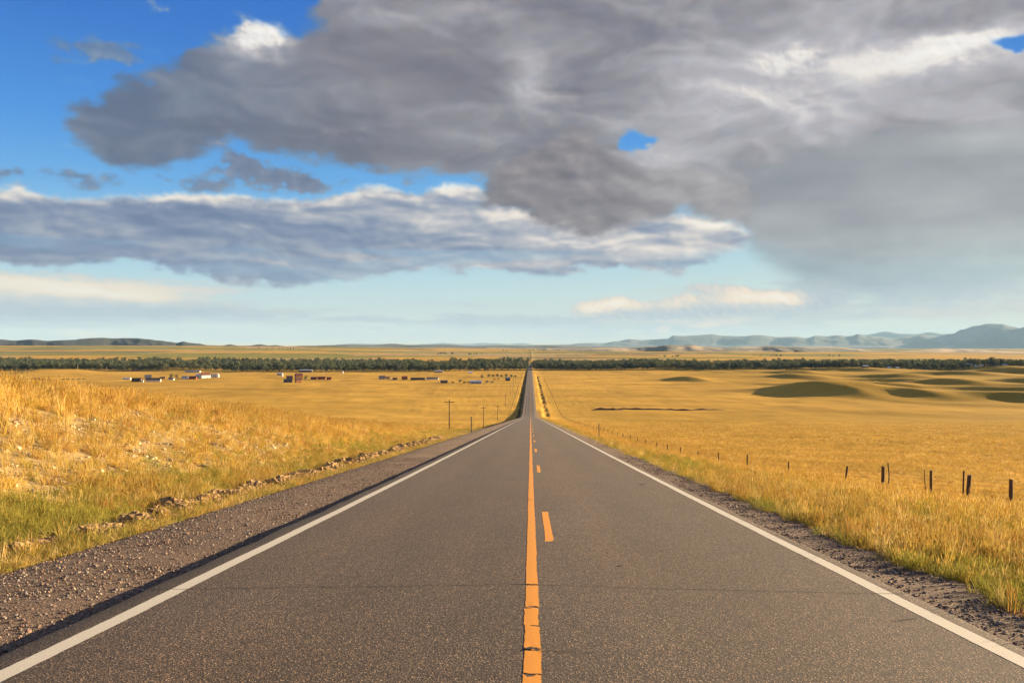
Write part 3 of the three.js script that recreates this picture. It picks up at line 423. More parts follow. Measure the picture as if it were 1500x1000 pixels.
{
  const r = rng(404);
  for (let d0 = 3; d0 < 620;) {
    const d1 = d0 * 1.05 + 0.1, dens = Math.min(80, 80 * Math.pow(13 / ((d0 + d1) / 2), 1.25));
    for (const side of [-1, 1]) {
      const reach = 0.8 * d1 + 8, xa = side > 0 ? 4.55 : 6.9, xb = side > 0 ? reach : (d1 < 112 ? Math.min(reach, 25) : reach);
      if (xb <= xa) continue;
      const count = Math.round(dens * (xb - xa) * (d1 - d0));
      for (let k = 0; k < count; k++) {
        const d = mix(d0, d1, r()), ax = mix(xa, xb, r()), x = side * ax, n1 = fbm(x * 0.22, d * 0.16, 3), n2 = fbm(x * 0.06 + 20, d * 0.045, 3), n3 = noise(x * 0.9, d * 0.7);
        let keep = 1, green = 0, tall = 0.5 + 0.5 * n2, ochre = 0, h = 1;
        if (side < 0) {
          const edge = ax + 0.5 * n3;
          if (d < 150) {
            if (edge < 8.25) keep = edge > 7.0 && edge < 7.6 ? 0.5 : 0.08;                  // sparse tufts on the shoulder, none on the windrow
            keep *= 1 - 0.9 * barePatch(x, d);
            green = smooth(15.5, 9, ax) * (0.55 + 0.7 * n1) + 0.4 * smooth(0.2, 0.6, n2);
            ochre = smooth(13, 9, ax) * (0.35 + 0.4 * n3) ; h = mix(0.72, 1.15, smooth(10, 18, ax)); tall += 0.5 * smooth(12, 19, ax); ochre += 0.7 * smooth(14, 17, ax) * smooth(40, 55, d) * smooth(-0.1, 0.3, n1);
          } else { keep = smooth(5.8, 8, edge + 1); green = 0.6 * smooth(15, 7, ax) + 0.15; h = mix(0.5, 0.9, smooth(14, 30, ax)); }
          if (d > 70) h *= mix(0.55, 1, smooth(15, 9, ax) * 0 + smooth(10, 16, ax));
        } else {
          const edge = ax + 0.32 * noise(d * 0.7, 5) + 0.3 * n3;
          keep = edge < 4.75 ? (edge < 4.6 ? 0.02 : 0.4) : 1;
          green = smooth(19, 6, ax) * (0.52 + 0.8 * n1) + 0.1 * n2; ochre = 0.25 * smooth(0, 0.5, n2); h = mix(0.62, 0.98, smooth(5.5, 17, ax)); tall += 0.4 * smooth(10, 20, ax);
          h *= mix(1, 0.62, smooth(19, 23, ax) * smooth(120, 60, d));
          if (d > 60) { const q = smooth(24, 40, ax); h *= mix(1, 0.6, q); ochre += 0.35 * q * smooth(-0.2, 0.4, n2); green *= 1 - 0.7 * q; }
        }
        keep *= smooth(640, 330, d);
        if (r() > keep) continue;
        const grow = 1 + 1.1 * smooth(20, 240, d), isGreen = r() < clamp(green), t = isGreen ? (r() < 0.6 ? 2 : 0) : r() < tall - 0.2 ? (r() < 0.45 ? 3 : 1) : r() < 0.5 ? 0 : 2;
        const src = isGreen ? GREEN[Math.floor(r() * 4)] : STRAW[Math.floor(r() * 5)], v = (r() < 0.14 ? 0.5 : 0.8) + 0.36 * r() + 0.16 * n1, o = clamp(ochre) * 0.6;
        const s = h * (0.75 + 0.5 * r());
        grassLists[t].push([x, groundY(x, d) - 0.02, -d, r() * 6.283, s * (1 + 0.3 * (grow - 1)), s * grow, [mix(src[0], 0.38, o) * v, mix(src[1], 0.275, o) * v, mix(src[2], 0.07, o) * v]]);
      }
    }
    d0 = d1;
  }
}
const UP = new THREE.Vector3(0, 1, 0), M4 = new THREE.Matrix4(), Q4 = new THREE.Quaternion(), Q5 = new THREE.Quaternion(), E3 = new THREE.Euler(), V1 = new THREE.Vector3(), V2 = new THREE.Vector3(), C1 = new THREE.Color();
function instances(name, geometry, material, list, tilt = 0.12, seed = 1) { // list of [x, y, z, turn, height scale, width scale, colour]
  const r = rng(seed), m = new THREE.InstancedMesh(geometry, material, list.length);
  list.forEach(([x, y, z, a, sy, sx, c], i) => { E3.set((r() - 0.5) * 2 * tilt, a, (r() - 0.5) * 2 * tilt); M4.compose(V1.set(x, y, z), Q4.setFromEuler(E3), V2.set(sx, sy, sx)); m.setMatrixAt(i, M4); if (c) m.setColorAt(i, C1.setRGB(c[0], c[1], c[2])); });
  named(m, name, 'stuff'); scene.add(m); return m;
}
const GRASS_NAMES = [['dry_grass', 'dry golden prairie grass on the verges and the bank'], ['seeding_grass', 'thin straw grass with seed heads on the bank and verges'], ['short_grass', 'short green and yellow grass thick along the road edge'], ['tall_grass', 'tall pale straw grass along the crest of the bank']];
TUFTS.forEach((g, i) => { const m = instances(GRASS_NAMES[i][0], g, grassMat, grassLists[i], 0.16, 60 + i); m.userData.label = GRASS_NAMES[i][1]; m.userData.category = 'grass'; });
console.log('grass', grassLists.map((l) => l.length).join(' '));

// ---------------------------------------------------------------- things: helpers for names, labels and groups
const used = {};
function numbered(name) { const n = used[name] = (used[name] ?? -1) + 1; return n ? name + '_' + String(n).padStart(3, '0') : name; }
function thing(name, label, category, [x, y, z] = [0, 0, 0], turn = 0, group) {
  const o = new THREE.Group(); o.name = numbered(name); o.position.set(x, y, z); o.rotation.y = turn; o.userData = { label, category }; if (group) o.userData.group = group; scene.add(o); return o;
}
function part(name, g, m, parent) { const o = named(new THREE.Mesh(g, m), name); parent.add(o); return o; }
const rgb = (r, g, b, rough = 0.9, metal = 0) => new THREE.MeshStandardMaterial({ color: new THREE.Color().setRGB(r, g, b), roughness: rough, metalness: metal });
const box = (w, h, d, x = 0, y = 0, z = 0) => new THREE.BoxGeometry(w, h, d).translate(x, y, z);

// ---- turf and soil clods turned up by the grader, in a row along the foot of the bank
function clod(seed) {
  const g = new THREE.IcosahedronGeometry(1, 7), p = g.attributes.position, col = [], r = rng(seed), ox = r() * 50;
  for (let i = 0; i < p.count; i++) {
    const x = p.getX(i), y = p.getY(i), z = p.getZ(i), n = fbm(x * 1.3 + ox, z * 1.3 + y * 0.9, 4), n2 = fbm(x * 3.2 + ox, z * 3.2 - y * 2.6 + 8, 3), n3 = fbm(x * 7 + ox, z * 7 + y * 6, 3), k = 1 + 0.42 * n + 0.2 * n2 + 0.09 * n3;
    p.setXYZ(i, x * k, y * k * 0.62, z * k);
    const t = clamp(0.5 + 0.8 * n2 + 0.5 * n3 + 0.2 * y); col.push(mix(0.14, 0.5, t), mix(0.08, 0.32, t), mix(0.04, 0.14, t));
  }
  g.setAttribute('color', new THREE.Float32BufferAttribute(col, 3)); g.computeVertexNormals(); return g;
}
const soilTex = speckTexture(512, 71, [[5000, 1, 5, -0.3, 0.2], [6000, 1, 2, -0.3, 0.3, 5], [2500, 1, 3, 0.1, 0.4]], 0.6, [[0, 0.3, 0.26, 0.22], [0.6, 0.85, 0.82, 0.78], [1, 1, 1, 1]]);
const soil = new THREE.MeshStandardMaterial({ vertexColors: true, map: soilTex.color, bumpMap: soilTex.bump, bumpScale: 0.02, roughness: 1 });
const windrowX = (d) => -7.85 + 0.22 * noise(d * 0.16, 4) + 0.1 * noise(d * 0.7, 9) - 0.25 * smooth(13, 6, d);
{
  const r = rng(90), kinds = [1, 2, 3, 4, 5, 6].map((s) => clod(s * 13)), row = thing('dirt_windrow', 'low ragged row of turned turf and dirt clods along the foot of the grassy bank', 'dirt row');
  for (let k = 0, d = 6.5; k < 290; k++) {
    const s = (0.1 + 0.2 * r() ** 1.5) * (1 + 0.25 * smooth(20, 60, d)), x = windrowX(d) + (r() - 0.5) * 0.55, o = part('clod', kinds[Math.floor(r() * 6)], soil, row);
    o.position.set(x, groundY(x, d) + s * 0.2, -d); o.rotation.set((r() - 0.5) * 0.7, r() * 6.28, (r() - 0.5) * 0.7); o.scale.set(s * (0.8 + 0.6 * r()), s * (0.7 + 0.6 * r()), s * (0.8 + 0.6 * r()));
    d += (0.05 + 0.15 * r()) * (1 + 0.022 * d);
  }
}
// ---- matted straw over and beside the clods, thin tufts at the gravel's edge
{
  const mat1 = tuft(11, { blades: 34, h0: 0.08, h1: 0.26, spread: 0.16, width: 0.006, lean: 1.5 }), r = rng(91), list = [];
  for (let k = 0; k < 6500; k++) {
    const d = 4 + 86 * r() ** 1.6, w = r(), x = windrowX(d) + (w < 0.75 ? 0.18 + (r() - 0.4) * 1.1 : 0.75 + r() * 0.5), n = noise(x * 1.5, d * 0.8);
    if (n < -0.18 + (w < 0.75 ? 0 : 0.15)) continue;
    const v = 0.7 + 0.5 * r(), src = r() < 0.18 ? GREEN[Math.floor(r() * 4)] : STRAW[Math.floor(r() * 5)], s = 0.6 + 0.8 * r();
    list.push([x, groundY(x, d) + (Math.abs(x - windrowX(d)) < 0.3 ? 0.05 * r() : -0.01) + (x > -7.1 ? 0.06 : 0), -d, r() * 6.28, s * 0.8, s, [src[0] * v, src[1] * v, src[2] * v]]);
  }
  const m = instances('matted_straw', mat1, grassMat, list, 0.35, 92); m.userData.label = 'matted straw and thin tufts strewn along the row of dirt clods'; m.userData.category = 'straw';
}
// ---- loose stones
function pebble(seed) { const g = new THREE.IcosahedronGeometry(1, 1), p = g.attributes.position; for (let i = 0; i < p.count; i++) { const x = p.getX(i), y = p.getY(i), z = p.getZ(i), k = 1 + 0.55 * noise(x * 1.4 + seed * 7, y * 1.4 + z * 1.9); p.setXYZ(i, x * k, y * k * 0.65, z * k); } g.computeVertexNormals(); return g; }
{
  const stone = new THREE.MeshStandardMaterial({ color: 0xffffff, roughness: 0.95 }), r = rng(95), a = [], b = [];
  for (let k = 0; k < 26000; k++) {
    const d = 3.5 + 34 * r() ** 1.7, left = r() < 0.72, x = left ? mix(-4.0, -6.9, r()) : mix(3.86, 4.75, r()), s = 0.005 + 0.015 * r() ** 3, t = r();
    const prof = left ? LEFT_SHOULDER : RIGHT_SHOULDER; let i = 0; while (i < prof.length - 2 && Math.abs(x) > Math.abs(prof[i + 1][0])) i++;
    const y = roadY(d) + mix(prof[i][1], prof[i + 1][1], clamp((x - prof[i][0]) / (prof[i + 1][0] - prof[i][0]))), v = 0.42 + 0.75 * r();
    a.push([x, y + s * 0.35, -d, r() * 6.28, s, s * (0.8 + 0.6 * r()), t < 0.4 ? [0.26 * v, 0.16 * v, 0.11 * v] : t < 0.75 ? [0.22 * v, 0.17 * v, 0.135 * v] : [0.36 * v, 0.29 * v, 0.22 * v]]);
  }
  for (let k = 0; k < 9000; k++) {
    const d = 8 + 40 * r(), x = -10 - 9.5 * r(), n = fbm(x * 0.9, d * 0.9, 3); if (r() > barePatch(x, d) * clamp(0.55 + n)) continue;
    const s = 0.012 + 0.075 * r() ** 4, v = 0.7 + 0.5 * r(); b.push([x, groundY(x, d) + s * 0.25, -d, r() * 6.28, s, s * (0.8 + 0.8 * r()), r() < 0.7 ? [0.54 * v, 0.42 * v, 0.23 * v] : [0.38 * v, 0.25 * v, 0.13 * v]]);
  }
  let m = instances('loose_gravel', pebble(1), stone, a, 0.5, 96); m.userData.label = 'loose brown and grey gravel along the road shoulders'; m.userData.category = 'gravel';
  m = instances('bank_stones', pebble(2), stone, b, 0.5, 97); m.userData.label = 'pale stones scattered over the bare patch of the bank'; m.userData.category = 'stones';
  const sparse = []; for (let k = 0; k < 5200; k++) { const d = 8 + 40 * r(), x = -10 - 9.5 * r(); if (barePatch(x, d) < 0.4 || noise(x * 0.8 + 3, d * 0.8) < -0.12) continue; const v = 0.7 + 0.5 * r(), src = r() < 0.15 ? GREEN[2] : STRAW[Math.floor(r() * 5)], s = 0.45 + 0.5 * r(); sparse.push([x, groundY(x, d) - 0.01, -d, r() * 6.28, s, s, [src[0] * v, src[1] * v, src[2] * v]]); }
  m = instances('sparse_tufts', TUFTS[0], grassMat, sparse, 0.3, 98); m.userData.label = 'sparse dry tufts rooted among the stones of the bare patch'; m.userData.category = 'grass';
}
// ---- fences
const woodTex = speckTexture(256, 81, [[1500, 0.8, 2, -0.35, 0.25, 14], [500, 1, 2, -0.4, -0.1, 20]], 0.55, [[0, 0.3, 0.28, 0.26], [0.6, 0.8, 0.78, 0.75], [1, 1, 1, 1]]);
const postWood = new THREE.MeshStandardMaterial({ color: new THREE.Color().setRGB(0.12, 0.085, 0.058), map: woodTex.color, bumpMap: woodTex.bump, bumpScale: 0.008, roughness: 0.95 });
const stakeWood = new THREE.MeshStandardMaterial({ color: new THREE.Color().setRGB(0.10, 0.065, 0.045), map: woodTex.color, roughness: 0.95 }), wireSteel = rgb(0.16, 0.12, 0.095, 0.6, 0.6);
function postGeometry(h, r0, seed, crook = 0) {
  const g = new THREE.CylinderGeometry(r0 * 0.92, r0, h + 0.3, 11, 8), p = g.attributes.position;
  for (let i = 0; i < p.count; i++) { const y = p.getY(i), k = 1 + 0.1 * noise(p.getX(i) * 14 + seed, y * 2.2 + p.getZ(i) * 14); p.setX(i, p.getX(i) * k + crook * Math.sin(y * 3 + seed)); p.setZ(i, p.getZ(i) * k); if (y > h * 0.5 + 0.1) p.setY(i, y + 0.05 * p.getX(i) / r0 * (seed % 2 ? 0.5 : -0.4)); }
  g.translate(0, h / 2 - 0.15, 0); g.computeVertexNormals(); return g;
}
function fence(label, posts, strands) {
  const f = thing('barbed_wire_fence', label, 'fence');
  const cache = {};
  for (const q of posts) {
    const [x, d, h, r0, lean = 0, crook = 0] = q, key = [h, r0, crook, posts.indexOf(q) % 4].join();
    const o = part(r0 < 0.06 ? 'stake' : 'post', cache[key] ??= postGeometry(h, r0, posts.indexOf(q) % 4 + 1, crook), r0 < 0.06 ? stakeWood : postWood, f);
    o.position.set(x, groundY(x, d), -d); o.rotation.z = -lean; o.rotation.y = 0;
  }
  const main = posts.filter((q) => q[3] >= 0.06);
  for (const hgt of strands) {
    const pts = []; main.forEach(([x, d], i) => { pts.push(new THREE.Vector3(x - 0.07, groundY(x, d) + hgt, -d)); const n = main[i + 1]; if (n) { const mx = (x + n[0]) / 2, md = (d + n[1]) / 2, a = groundY(x, d), b = groundY(n[0], n[1]); pts.push(new THREE.Vector3(mx - 0.07, (a + b) / 2 + hgt - 0.03, -md)); } });
    part('wire', new THREE.TubeGeometry(new THREE.CatmullRomCurve3(pts, false, 'catmullrom', 0.3), pts.length * 2, 0.005, 4), wireSteel, f);
  }
}
{
  const r = rng(99), right = [[25.2, 29.5, 1.25, 0.09, 0.03], [25.1, 34, 1.3, 0.08, -0.02], [25, 38.6, 1.35, 0.085], [25, 43.2, 1.42, 0.1, 0.01], [25, 47.4, 1.42, 0.115, 0.07], [25.1, 48.1, 1.62, 0.05, 0.03], [25, 51.7, 1.5, 0.085, 0.0], [25, 52.4, 1.5, 0.028, -0.05], [25, 57.7, 1.85, 0.04, -0.02, 0.03], [25, 58.7, 1.55, 0.12, 0.02], [24.9, 65.4, 1.45, 0.085, 0.13], [25, 80, 1.65, 0.075, 0.02], [25, 95, 1.6, 0.085], [25, 109.5, 1.5, 0.075], [25, 123, 1.3, 0.06, 0.04], [25, 137, 1.6, 0.08]];
  for (let d = 150; d < 1500; d += 13 + 3 * r()) right.push([25 + 0.2 * (r() - 0.5), d, 1.35 + 0.25 * r(), 0.08 + 0.02 * r(), 0.06 * (r() - 0.5)]);
  fence('weathered wood post and barbed wire fence through tall grass beside the open field', right, [0.42, 0.68, 0.94, 1.16]);
  const left = []; for (let d = 250; d < 1950; d += 11 + 3 * r()) left.push([-17.5 + 0.2 * (r() - 0.5), d, 1.3 + 0.2 * r(), 0.085 + 0.02 * r(), 0.06 * (r() - 0.5)]);
  fence('thin post and wire fence running down to the valley below the utility poles', left, [0.5, 0.85, 1.15]);
}
// ---- roadside markers
{
  const d = 93.5, x = -6.75, t = thing('marker_post', 'dark round marker post with reflector cap beside the gravel shoulder', 'marker post', [x, groundY(x, d), -d]);
  part('post', new THREE.CylinderGeometry(0.06, 0.065, 2.1, 12).translate(0, 0.85, 0), rgb(0.07, 0.055, 0.045, 0.8), t);
  const cap = part('cap', new THREE.CylinderGeometry(0.085, 0.085, 0.16, 14).translate(0, 1.93, 0), rgb(0.05, 0.04, 0.04, 0.5), t); part('reflector', new THREE.CylinderGeometry(0.055, 0.055, 0.012, 16).rotateX(Math.PI / 2).translate(0, 1.93, 0.088), rgb(0.5, 0.28, 0.04, 0.25), cap);
  const d2 = 84.5, x2 = 7.05, u = thing('delineator_post', 'slim grey steel delineator post in the grass verge', 'delineator', [x2, groundY(x2, d2), -d2]);
  const s = new THREE.Shape(); s.moveTo(-0.045, 0); s.lineTo(-0.02, 0.03); s.lineTo(0.02, 0.03); s.lineTo(0.045, 0); s.lineTo(0.03, -0.008); s.lineTo(0.016, 0.018); s.lineTo(-0.016, 0.018); s.lineTo(-0.03, -0.008);
  part('post', new THREE.ExtrudeGeometry(s, { depth: 1.85, bevelEnabled: false }).rotateX(-Math.PI / 2).translate(0, -0.25, 0), rgb(0.22, 0.19, 0.15, 0.6, 0.4), u);
  part('reflector', new THREE.BoxGeometry(0.07, 0.12, 0.008).translate(0, 1.5, 0.022), rgb(0.55, 0.5, 0.4, 0.3), u);
}
// ---- utility poles
function utilityPole(x, d, h, label) {
  const t = thing('utility_pole', label, 'utility pole', [x, groundY(x, d), -d], 0.12, 'utility poles down the left of the road');
  const wood = poleWood, g = new THREE.CylinderGeometry(0.12, 0.19, h + 0.5, 14, 6).translate(0, h / 2 - 0.25, 0); part('pole', g, wood, t);
  const arm = part('crossarm', box(3.1, 0.16, 0.13, 0, h - 0.75, 0.16), wood, t);
  for (const s of [-1, 1]) { const b = new THREE.BoxGeometry(0.95, 0.05, 0.025); b.rotateZ(s * -0.62).translate(s * 0.42, h - 1.12, 0.2); part('brace', b.rotateY(0), steelGrey, t); }
  for (const ix of [-1.22, -0.62, 0.62, 1.22]) part('insulator', new THREE.LatheGeometry([[0.01, 0], [0.05, 0.01], [0.07, 0.06], [0.05, 0.09], [0.065, 0.12], [0.04, 0.17], [0.0, 0.19]].map(([a, b]) => new THREE.Vector2(a, b)), 10).translate(ix, h - 0.68, 0.16), glassBrown, arm);
  part('insulator', new THREE.CylinderGeometry(0.06, 0.05, 0.2, 10).translate(0, h + 0.1, 0), glassBrown, t);
  return t;
}
const poleWood = new THREE.MeshStandardMaterial({ color: new THREE.Color().setRGB(0.13, 0.085, 0.055), map: woodTex.color, bumpMap: woodTex.bump, bumpScale: 0.01, roughness: 0.95 }), steelGrey = rgb(0.3, 0.3, 0.3, 0.5, 0.7), glassBrown = rgb(0.12, 0.07, 0.04, 0.2);
utilityPole(-24.8, 250, 10.8, 'wooden utility pole with crossarm beyond the end of the grassy bank, largest of the line');
utilityPole(-24.4, 425, 10.8, 'wooden utility pole rising from the shaded side of the road embankment');
for (const d of [603, 790, 980, 1170, 1360]) utilityPole(-24.2, d, 10.8, 'small distant wooden utility pole standing in the valley field by the fence');

// ---------------------------------------------------------------- cottonwoods along the river
function treeGeometry(seed, h, w) {
  const r = rng(seed), trunk = [], pos = [], col = [], nor = [];
  const limb = (a, b, r0, r1) => { const v = b.clone().sub(a), g = new THREE.CylinderGeometry(r1, r0, v.length(), 6, 1, true).translate(0, v.length() / 2, 0); g.applyQuaternion(new THREE.Quaternion().setFromUnitVectors(UP, v.clone().normalize())); g.translate(a.x, a.y, a.z); trunk.push(g); };
  const top = new THREE.Vector3((r() - 0.5) * w * 0.1, h * 0.5, (r() - 0.5) * w * 0.1); limb(new THREE.Vector3(0, -0.6, 0), top, h * 0.03, h * 0.018);
  const lobes = [];
  for (let k = 0; k < 9; k++) { const a = k * 2.4 + r(), e = new THREE.Vector3(Math.cos(a) * w * 0.3 * (0.35 + r() * 0.75), h * (0.34 + 0.5 * r()), Math.sin(a) * w * 0.3 * (0.35 + r() * 0.75)); if (k < 6) limb(new THREE.Vector3(top.x * e.y / h, h * (0.2 + 0.25 * r()), top.z * e.y / h), e, h * 0.014, h * 0.006); lobes.push([e, w * (0.2 + 0.13 * r())]); }
  lobes.push([new THREE.Vector3(top.x, h * 0.8, top.z), w * 0.24]); lobes.push([new THREE.Vector3(0, h * 0.42, 0), w * 0.34]);
  const N = new THREE.Vector3(), A = new THREE.Vector3(), B = new THREE.Vector3(), P = new THREE.Vector3();
  for (const [c, R] of lobes) for (let k = 0; k < 58; k++) {
    N.set(r() - 0.5, r() - 0.42, r() - 0.5).normalize(); const q = R * (0.55 + 0.5 * r()); P.copy(c).addScaledVector(N, q); P.y = c.y + N.y * q * 0.85;
    A.set(r() - 0.5, r() - 0.5, r() - 0.5).normalize(); B.crossVectors(A, N).normalize(); const s = h * (0.022 + 0.03 * r());
    const v = 0.5 + 0.9 * r();
    for (const [u, t] of [[-1, -0.6], [1, -0.5], [0.2, 1]]) { pos.push(P.x + (A.x * u + B.x * t) * s, P.y + (A.y * u + B.y * t) * s, P.z + (A.z * u + B.z * t) * s); col.push(v, v, v); }
  }
  const crown = new THREE.BufferGeometry(); crown.setAttribute('position', new THREE.Float32BufferAttribute(pos, 3)); crown.setAttribute('color', new THREE.Float32BufferAttribute(col, 3)); crown.computeVertexNormals();
  return { crown, trunk: mergeGeometries(trunk) };
}
const barkMat = rgb(0.16, 0.12, 0.085), leafOf = (r, g, b) => new THREE.MeshPhysicalMaterial({ color: new THREE.Color().setRGB(r, g, b), vertexColors: true, roughness: 0.9, transmission: 0.3, thickness: 0 });
const LEAVES = [leafOf(0.062, 0.082, 0.022), leafOf(0.085, 0.10, 0.026), leafOf(0.048, 0.066, 0.024), leafOf(0.11, 0.115, 0.032)];
const KINDS = [[101, 17, 15], [102, 15, 14], [103, 19, 15], [104, 13, 13], [105, 16, 17], [106, 11, 12]].map((a) => treeGeometry(...a));
const FRONT = [[-2400, 2080], [-1300, 2010], [-700, 1940], [-200, 1960], [-45, 2080], [60, 2090], [400, 2080], [900, 2050], [1500, 2080], [2600, 2200]];
const protoTrees = [];
function tree(name, label, category, x, d, kind, leaf, s, group, sx = s) {
  const key = kind + '_' + leaf; let o;
  o = new THREE.Group(); part('trunk', KINDS[kind].trunk, barkMat, o); part('crown', KINDS[kind].crown, LEAVES[leaf], o);
  o.name = numbered(name); o.userData = { label, category, group }; o.position.set(x, groundY(x, d) - 0.1, -d); o.rotation.y = (x * 7.13 + d * 3.1) % 6.28; o.scale.set(sx, s, sx); scene.add(o); return o;
}
{
  const r = rng(606), group = 'cottonwood trees along the edge of the river wood';
  for (let k = 0; k < 300; k++) {
    const u = (k + r()) / 300, x = mix(-1480, 1560, u), d = table(FRONT, x) + 3 + 60 * r() ** 1.5 + 10 * noise(x * 0.02, 1), nearRoad = Math.abs(x) < 14;
    if (nearRoad) continue;
    tree('cottonwood_tree', 'round-crowned green cottonwood at the valley edge of the river wood', 'tree', x, d, Math.floor(r() * 6), Math.floor(r() * 4), 0.82 + 0.55 * r(), group);
  }
  // the wood behind reads as one mass
  const lists = KINDS.map(() => []), weeds = [];
  for (let k = 0; k < 15000; k++) {
    const x = mix(-2300, 2500, r()), deep = x < 0 ? 1100 : 760, f = table(FRONT, x), d = f + 30 + deep * r() ** 1.15, n = fbm(x * 0.004, d * 0.006, 3);
    if (Math.abs(x) < 9 || n < -0.28 + 0.5 * smooth(0.35, 1, (d - f) / deep) - (d - f < 120 ? 0.6 : 0)) continue;
    const t = r(), v = 0.8 + 0.5 * r(), c = t < 0.4 ? [0.062, 0.082, 0.022] : t < 0.7 ? [0.085, 0.1, 0.026] : t < 0.85 ? [0.048, 0.066, 0.024] : [0.11, 0.115, 0.032], s = 0.75 + 0.55 * r();
    lists[Math.floor(r() * 6)].push([x, groundY(x, d) - 0.2, -d, r() * 6.28, s, s, c.map((q) => q * v)]);
  }
  // dark weeds and low brush in the ditches beside the straight road
  for (const [side, n, d0, d1] of [[-1, 620, 600, 2050], [1, 170, 720, 1500]]) for (let k = 0; k < n; k++) {
    const d = mix(d0, d1, r()), x = side * ((side < 0 ? 9.6 : 13.2) + 1.6 * (r() - 0.5)); if (noise(d * 0.022, side * 5) + 0.5 * noise(d * 0.09, 4) < (side < 0 ? -0.25 : 0.12)) continue;
    const s = 0.07 + 0.09 * r(); weeds.push([x, groundY(x, d) - 0.2, -d, r() * 6.28, s, s * 1.5, side < 0 ? [0.10, 0.09, 0.03] : [0.2, 0.11, 0.05]]);
  }
  // loose lines of trees farther off across the prairie
  for (const [x0, x1, d0, n] of [[-620, -480, 5200, 14], [-380, -300, 5100, 8], [700, 790, 4300, 5], [1250, 1420, 4600, 9], [1700, 1760, 4700, 3], [-2600, -1900, 7200, 14], [-250, 300, 7500, 26]]) for (let k = 0; k < n; k++) { const x = mix(x0, x1, r()), d = d0 + 120 * (r() - 0.5), s = 0.4 + 0.5 * r(); lists[k % 6].push([x, groundY(x, d) - 0.2, -d, r() * 6.28, s, s * 1.2, [0.06, 0.075, 0.025]]); }
  const leaf = new THREE.MeshPhysicalMaterial({ color: 0xffffff, vertexColors: true, roughness: 0.9, transmission: 0.3, thickness: 0 });
  { const m = instances('ditch_weeds', KINDS[3].crown, leaf, weeds, 0.1, 690); m.userData.label = 'dark weeds and brush growing in the ditches beside the road'; m.userData.category = 'weeds'; }
  KINDS.forEach((q, i) => { const m = instances('river_wood', q.crown, leaf, lists[i], 0.05, 700 + i); m.name = numbered('river_wood'); m.userData.label = 'dense green river wood stretching across the valley floor'; m.userData.category = 'wood'; m.userData.group = 'river wood'; });
}

// ---------------------------------------------------------------- farmsteads in the valley
const WALL = { white: rgb(0.72, 0.68, 0.6), cream: rgb(0.62, 0.52, 0.38), brick: rgb(0.42, 0.17, 0.08), red: rgb(0.28, 0.06, 0.035), brown: rgb(0.17, 0.09, 0.05), grey: rgb(0.36, 0.36, 0.37), dark: rgb(0.075, 0.055, 0.05), tan: rgb(0.5, 0.33, 0.17) };
const ROOF = { dark: rgb(0.05, 0.036, 0.034), red: rgb(0.14, 0.035, 0.026), white: rgb(0.74, 0.74, 0.74, 0.5), grey: rgb(0.3, 0.32, 0.35, 0.5), brown: rgb(0.10, 0.055, 0.035), slate: rgb(0.09, 0.085, 0.115) };
const doorMat = rgb(0.09, 0.07, 0.06), paneMat = rgb(0.03, 0.035, 0.04, 0.15);
function gable(name, label, category, x, d, w, deep, h, rise, wall, roof, turn = 0, group) {
  const t = thing(name, label, category, [x, groundY(x, d), -d], turn, group);
  const s = new THREE.Shape(); s.moveTo(-deep / 2, -1); s.lineTo(deep / 2, -1); s.lineTo(deep / 2, h); s.lineTo(0, h + rise); s.lineTo(-deep / 2, h);
  part('wall', new THREE.ExtrudeGeometry(s, { depth: w, bevelEnabled: false }).translate(0, 0, -w / 2).rotateY(Math.PI / 2), wall, t);
  const o = 0.35, k = rise / (deep / 2), rs = new THREE.Shape(); rs.moveTo(-deep / 2 - o, h - o * k + 0.02); rs.lineTo(0, h + rise + 0.02); rs.lineTo(deep / 2 + o, h - o * k + 0.02); rs.lineTo(deep / 2 + o, h - o * k + 0.2); rs.lineTo(0, h + rise + 0.25); rs.lineTo(-deep / 2 - o, h - o * k + 0.2);
  part('roof', new THREE.ExtrudeGeometry(rs, { depth: w + 0.7, bevelEnabled: false }).translate(0, 0, -w / 2 - 0.35).rotateY(Math.PI / 2), roof, t);
  part('door', box(1.1, 2, 0.08, w * 0.12, 1, deep / 2 + 0.03), doorMat, t);
  if (w > 9) for (const f of [-0.3, 0.34]) part('window', box(1.2, 1.1, 0.06, w * f, h * 0.55, deep / 2 + 0.03), paneMat, t);
  return t;
}
const G = 'farmstead buildings in the valley';
gable('trailer_home', 'low white trailer home standing clear of the dark-roofed sheds', 'trailer', -715, 1435, 13, 4, 2.7, 0.7, WALL.white, ROOF.white, 0.1);
gable('farm_house', 'small dark-roofed farmhouse between trailer home and long barn', 'house', -657, 1352, 14, 8, 3, 3, WALL.brown, ROOF.dark, 0.1);
gable('white_shed', 'tiny white shed in front of the long dark-roofed barn', 'shed', -641, 1338, 3.4, 3, 2.2, 0.8, WALL.white, ROOF.white, 0.2);
gable('farm_house', 'grey gabled farmhouse standing behind the long dark-roofed barn', 'house', -705, 1494, 11, 9, 3.4, 3, WALL.grey, ROOF.slate, 0.5);
gable('long_barn', 'long dark-roofed barn with a white gable end', 'barn', -631, 1356, 23, 9, 3, 3.2, WALL.white, ROOF.dark, 0.3);
gable('farm_shed', 'low brown shed between the long barn and two bushy trees', 'shed', -676, 1491, 9, 5, 2.2, 0.9, WALL.brown, ROOF.brown, 0.1);
gable('farm_house', 'small white house below the two bushy trees', 'house', -643, 1452, 9, 7, 2.4, 1.8, WALL.white, ROOF.slate, 0.2);
gable('farm_house', 'white house next to the dark red barn row', 'house', -629, 1478, 11, 8, 3, 2.6, WALL.white, ROOF.grey, 0.2);
gable('red_barn', 'dark red low barn beside the big white house', 'barn', -617, 1483, 13, 7, 3, 2.4, WALL.red, ROOF.red, 0.1);
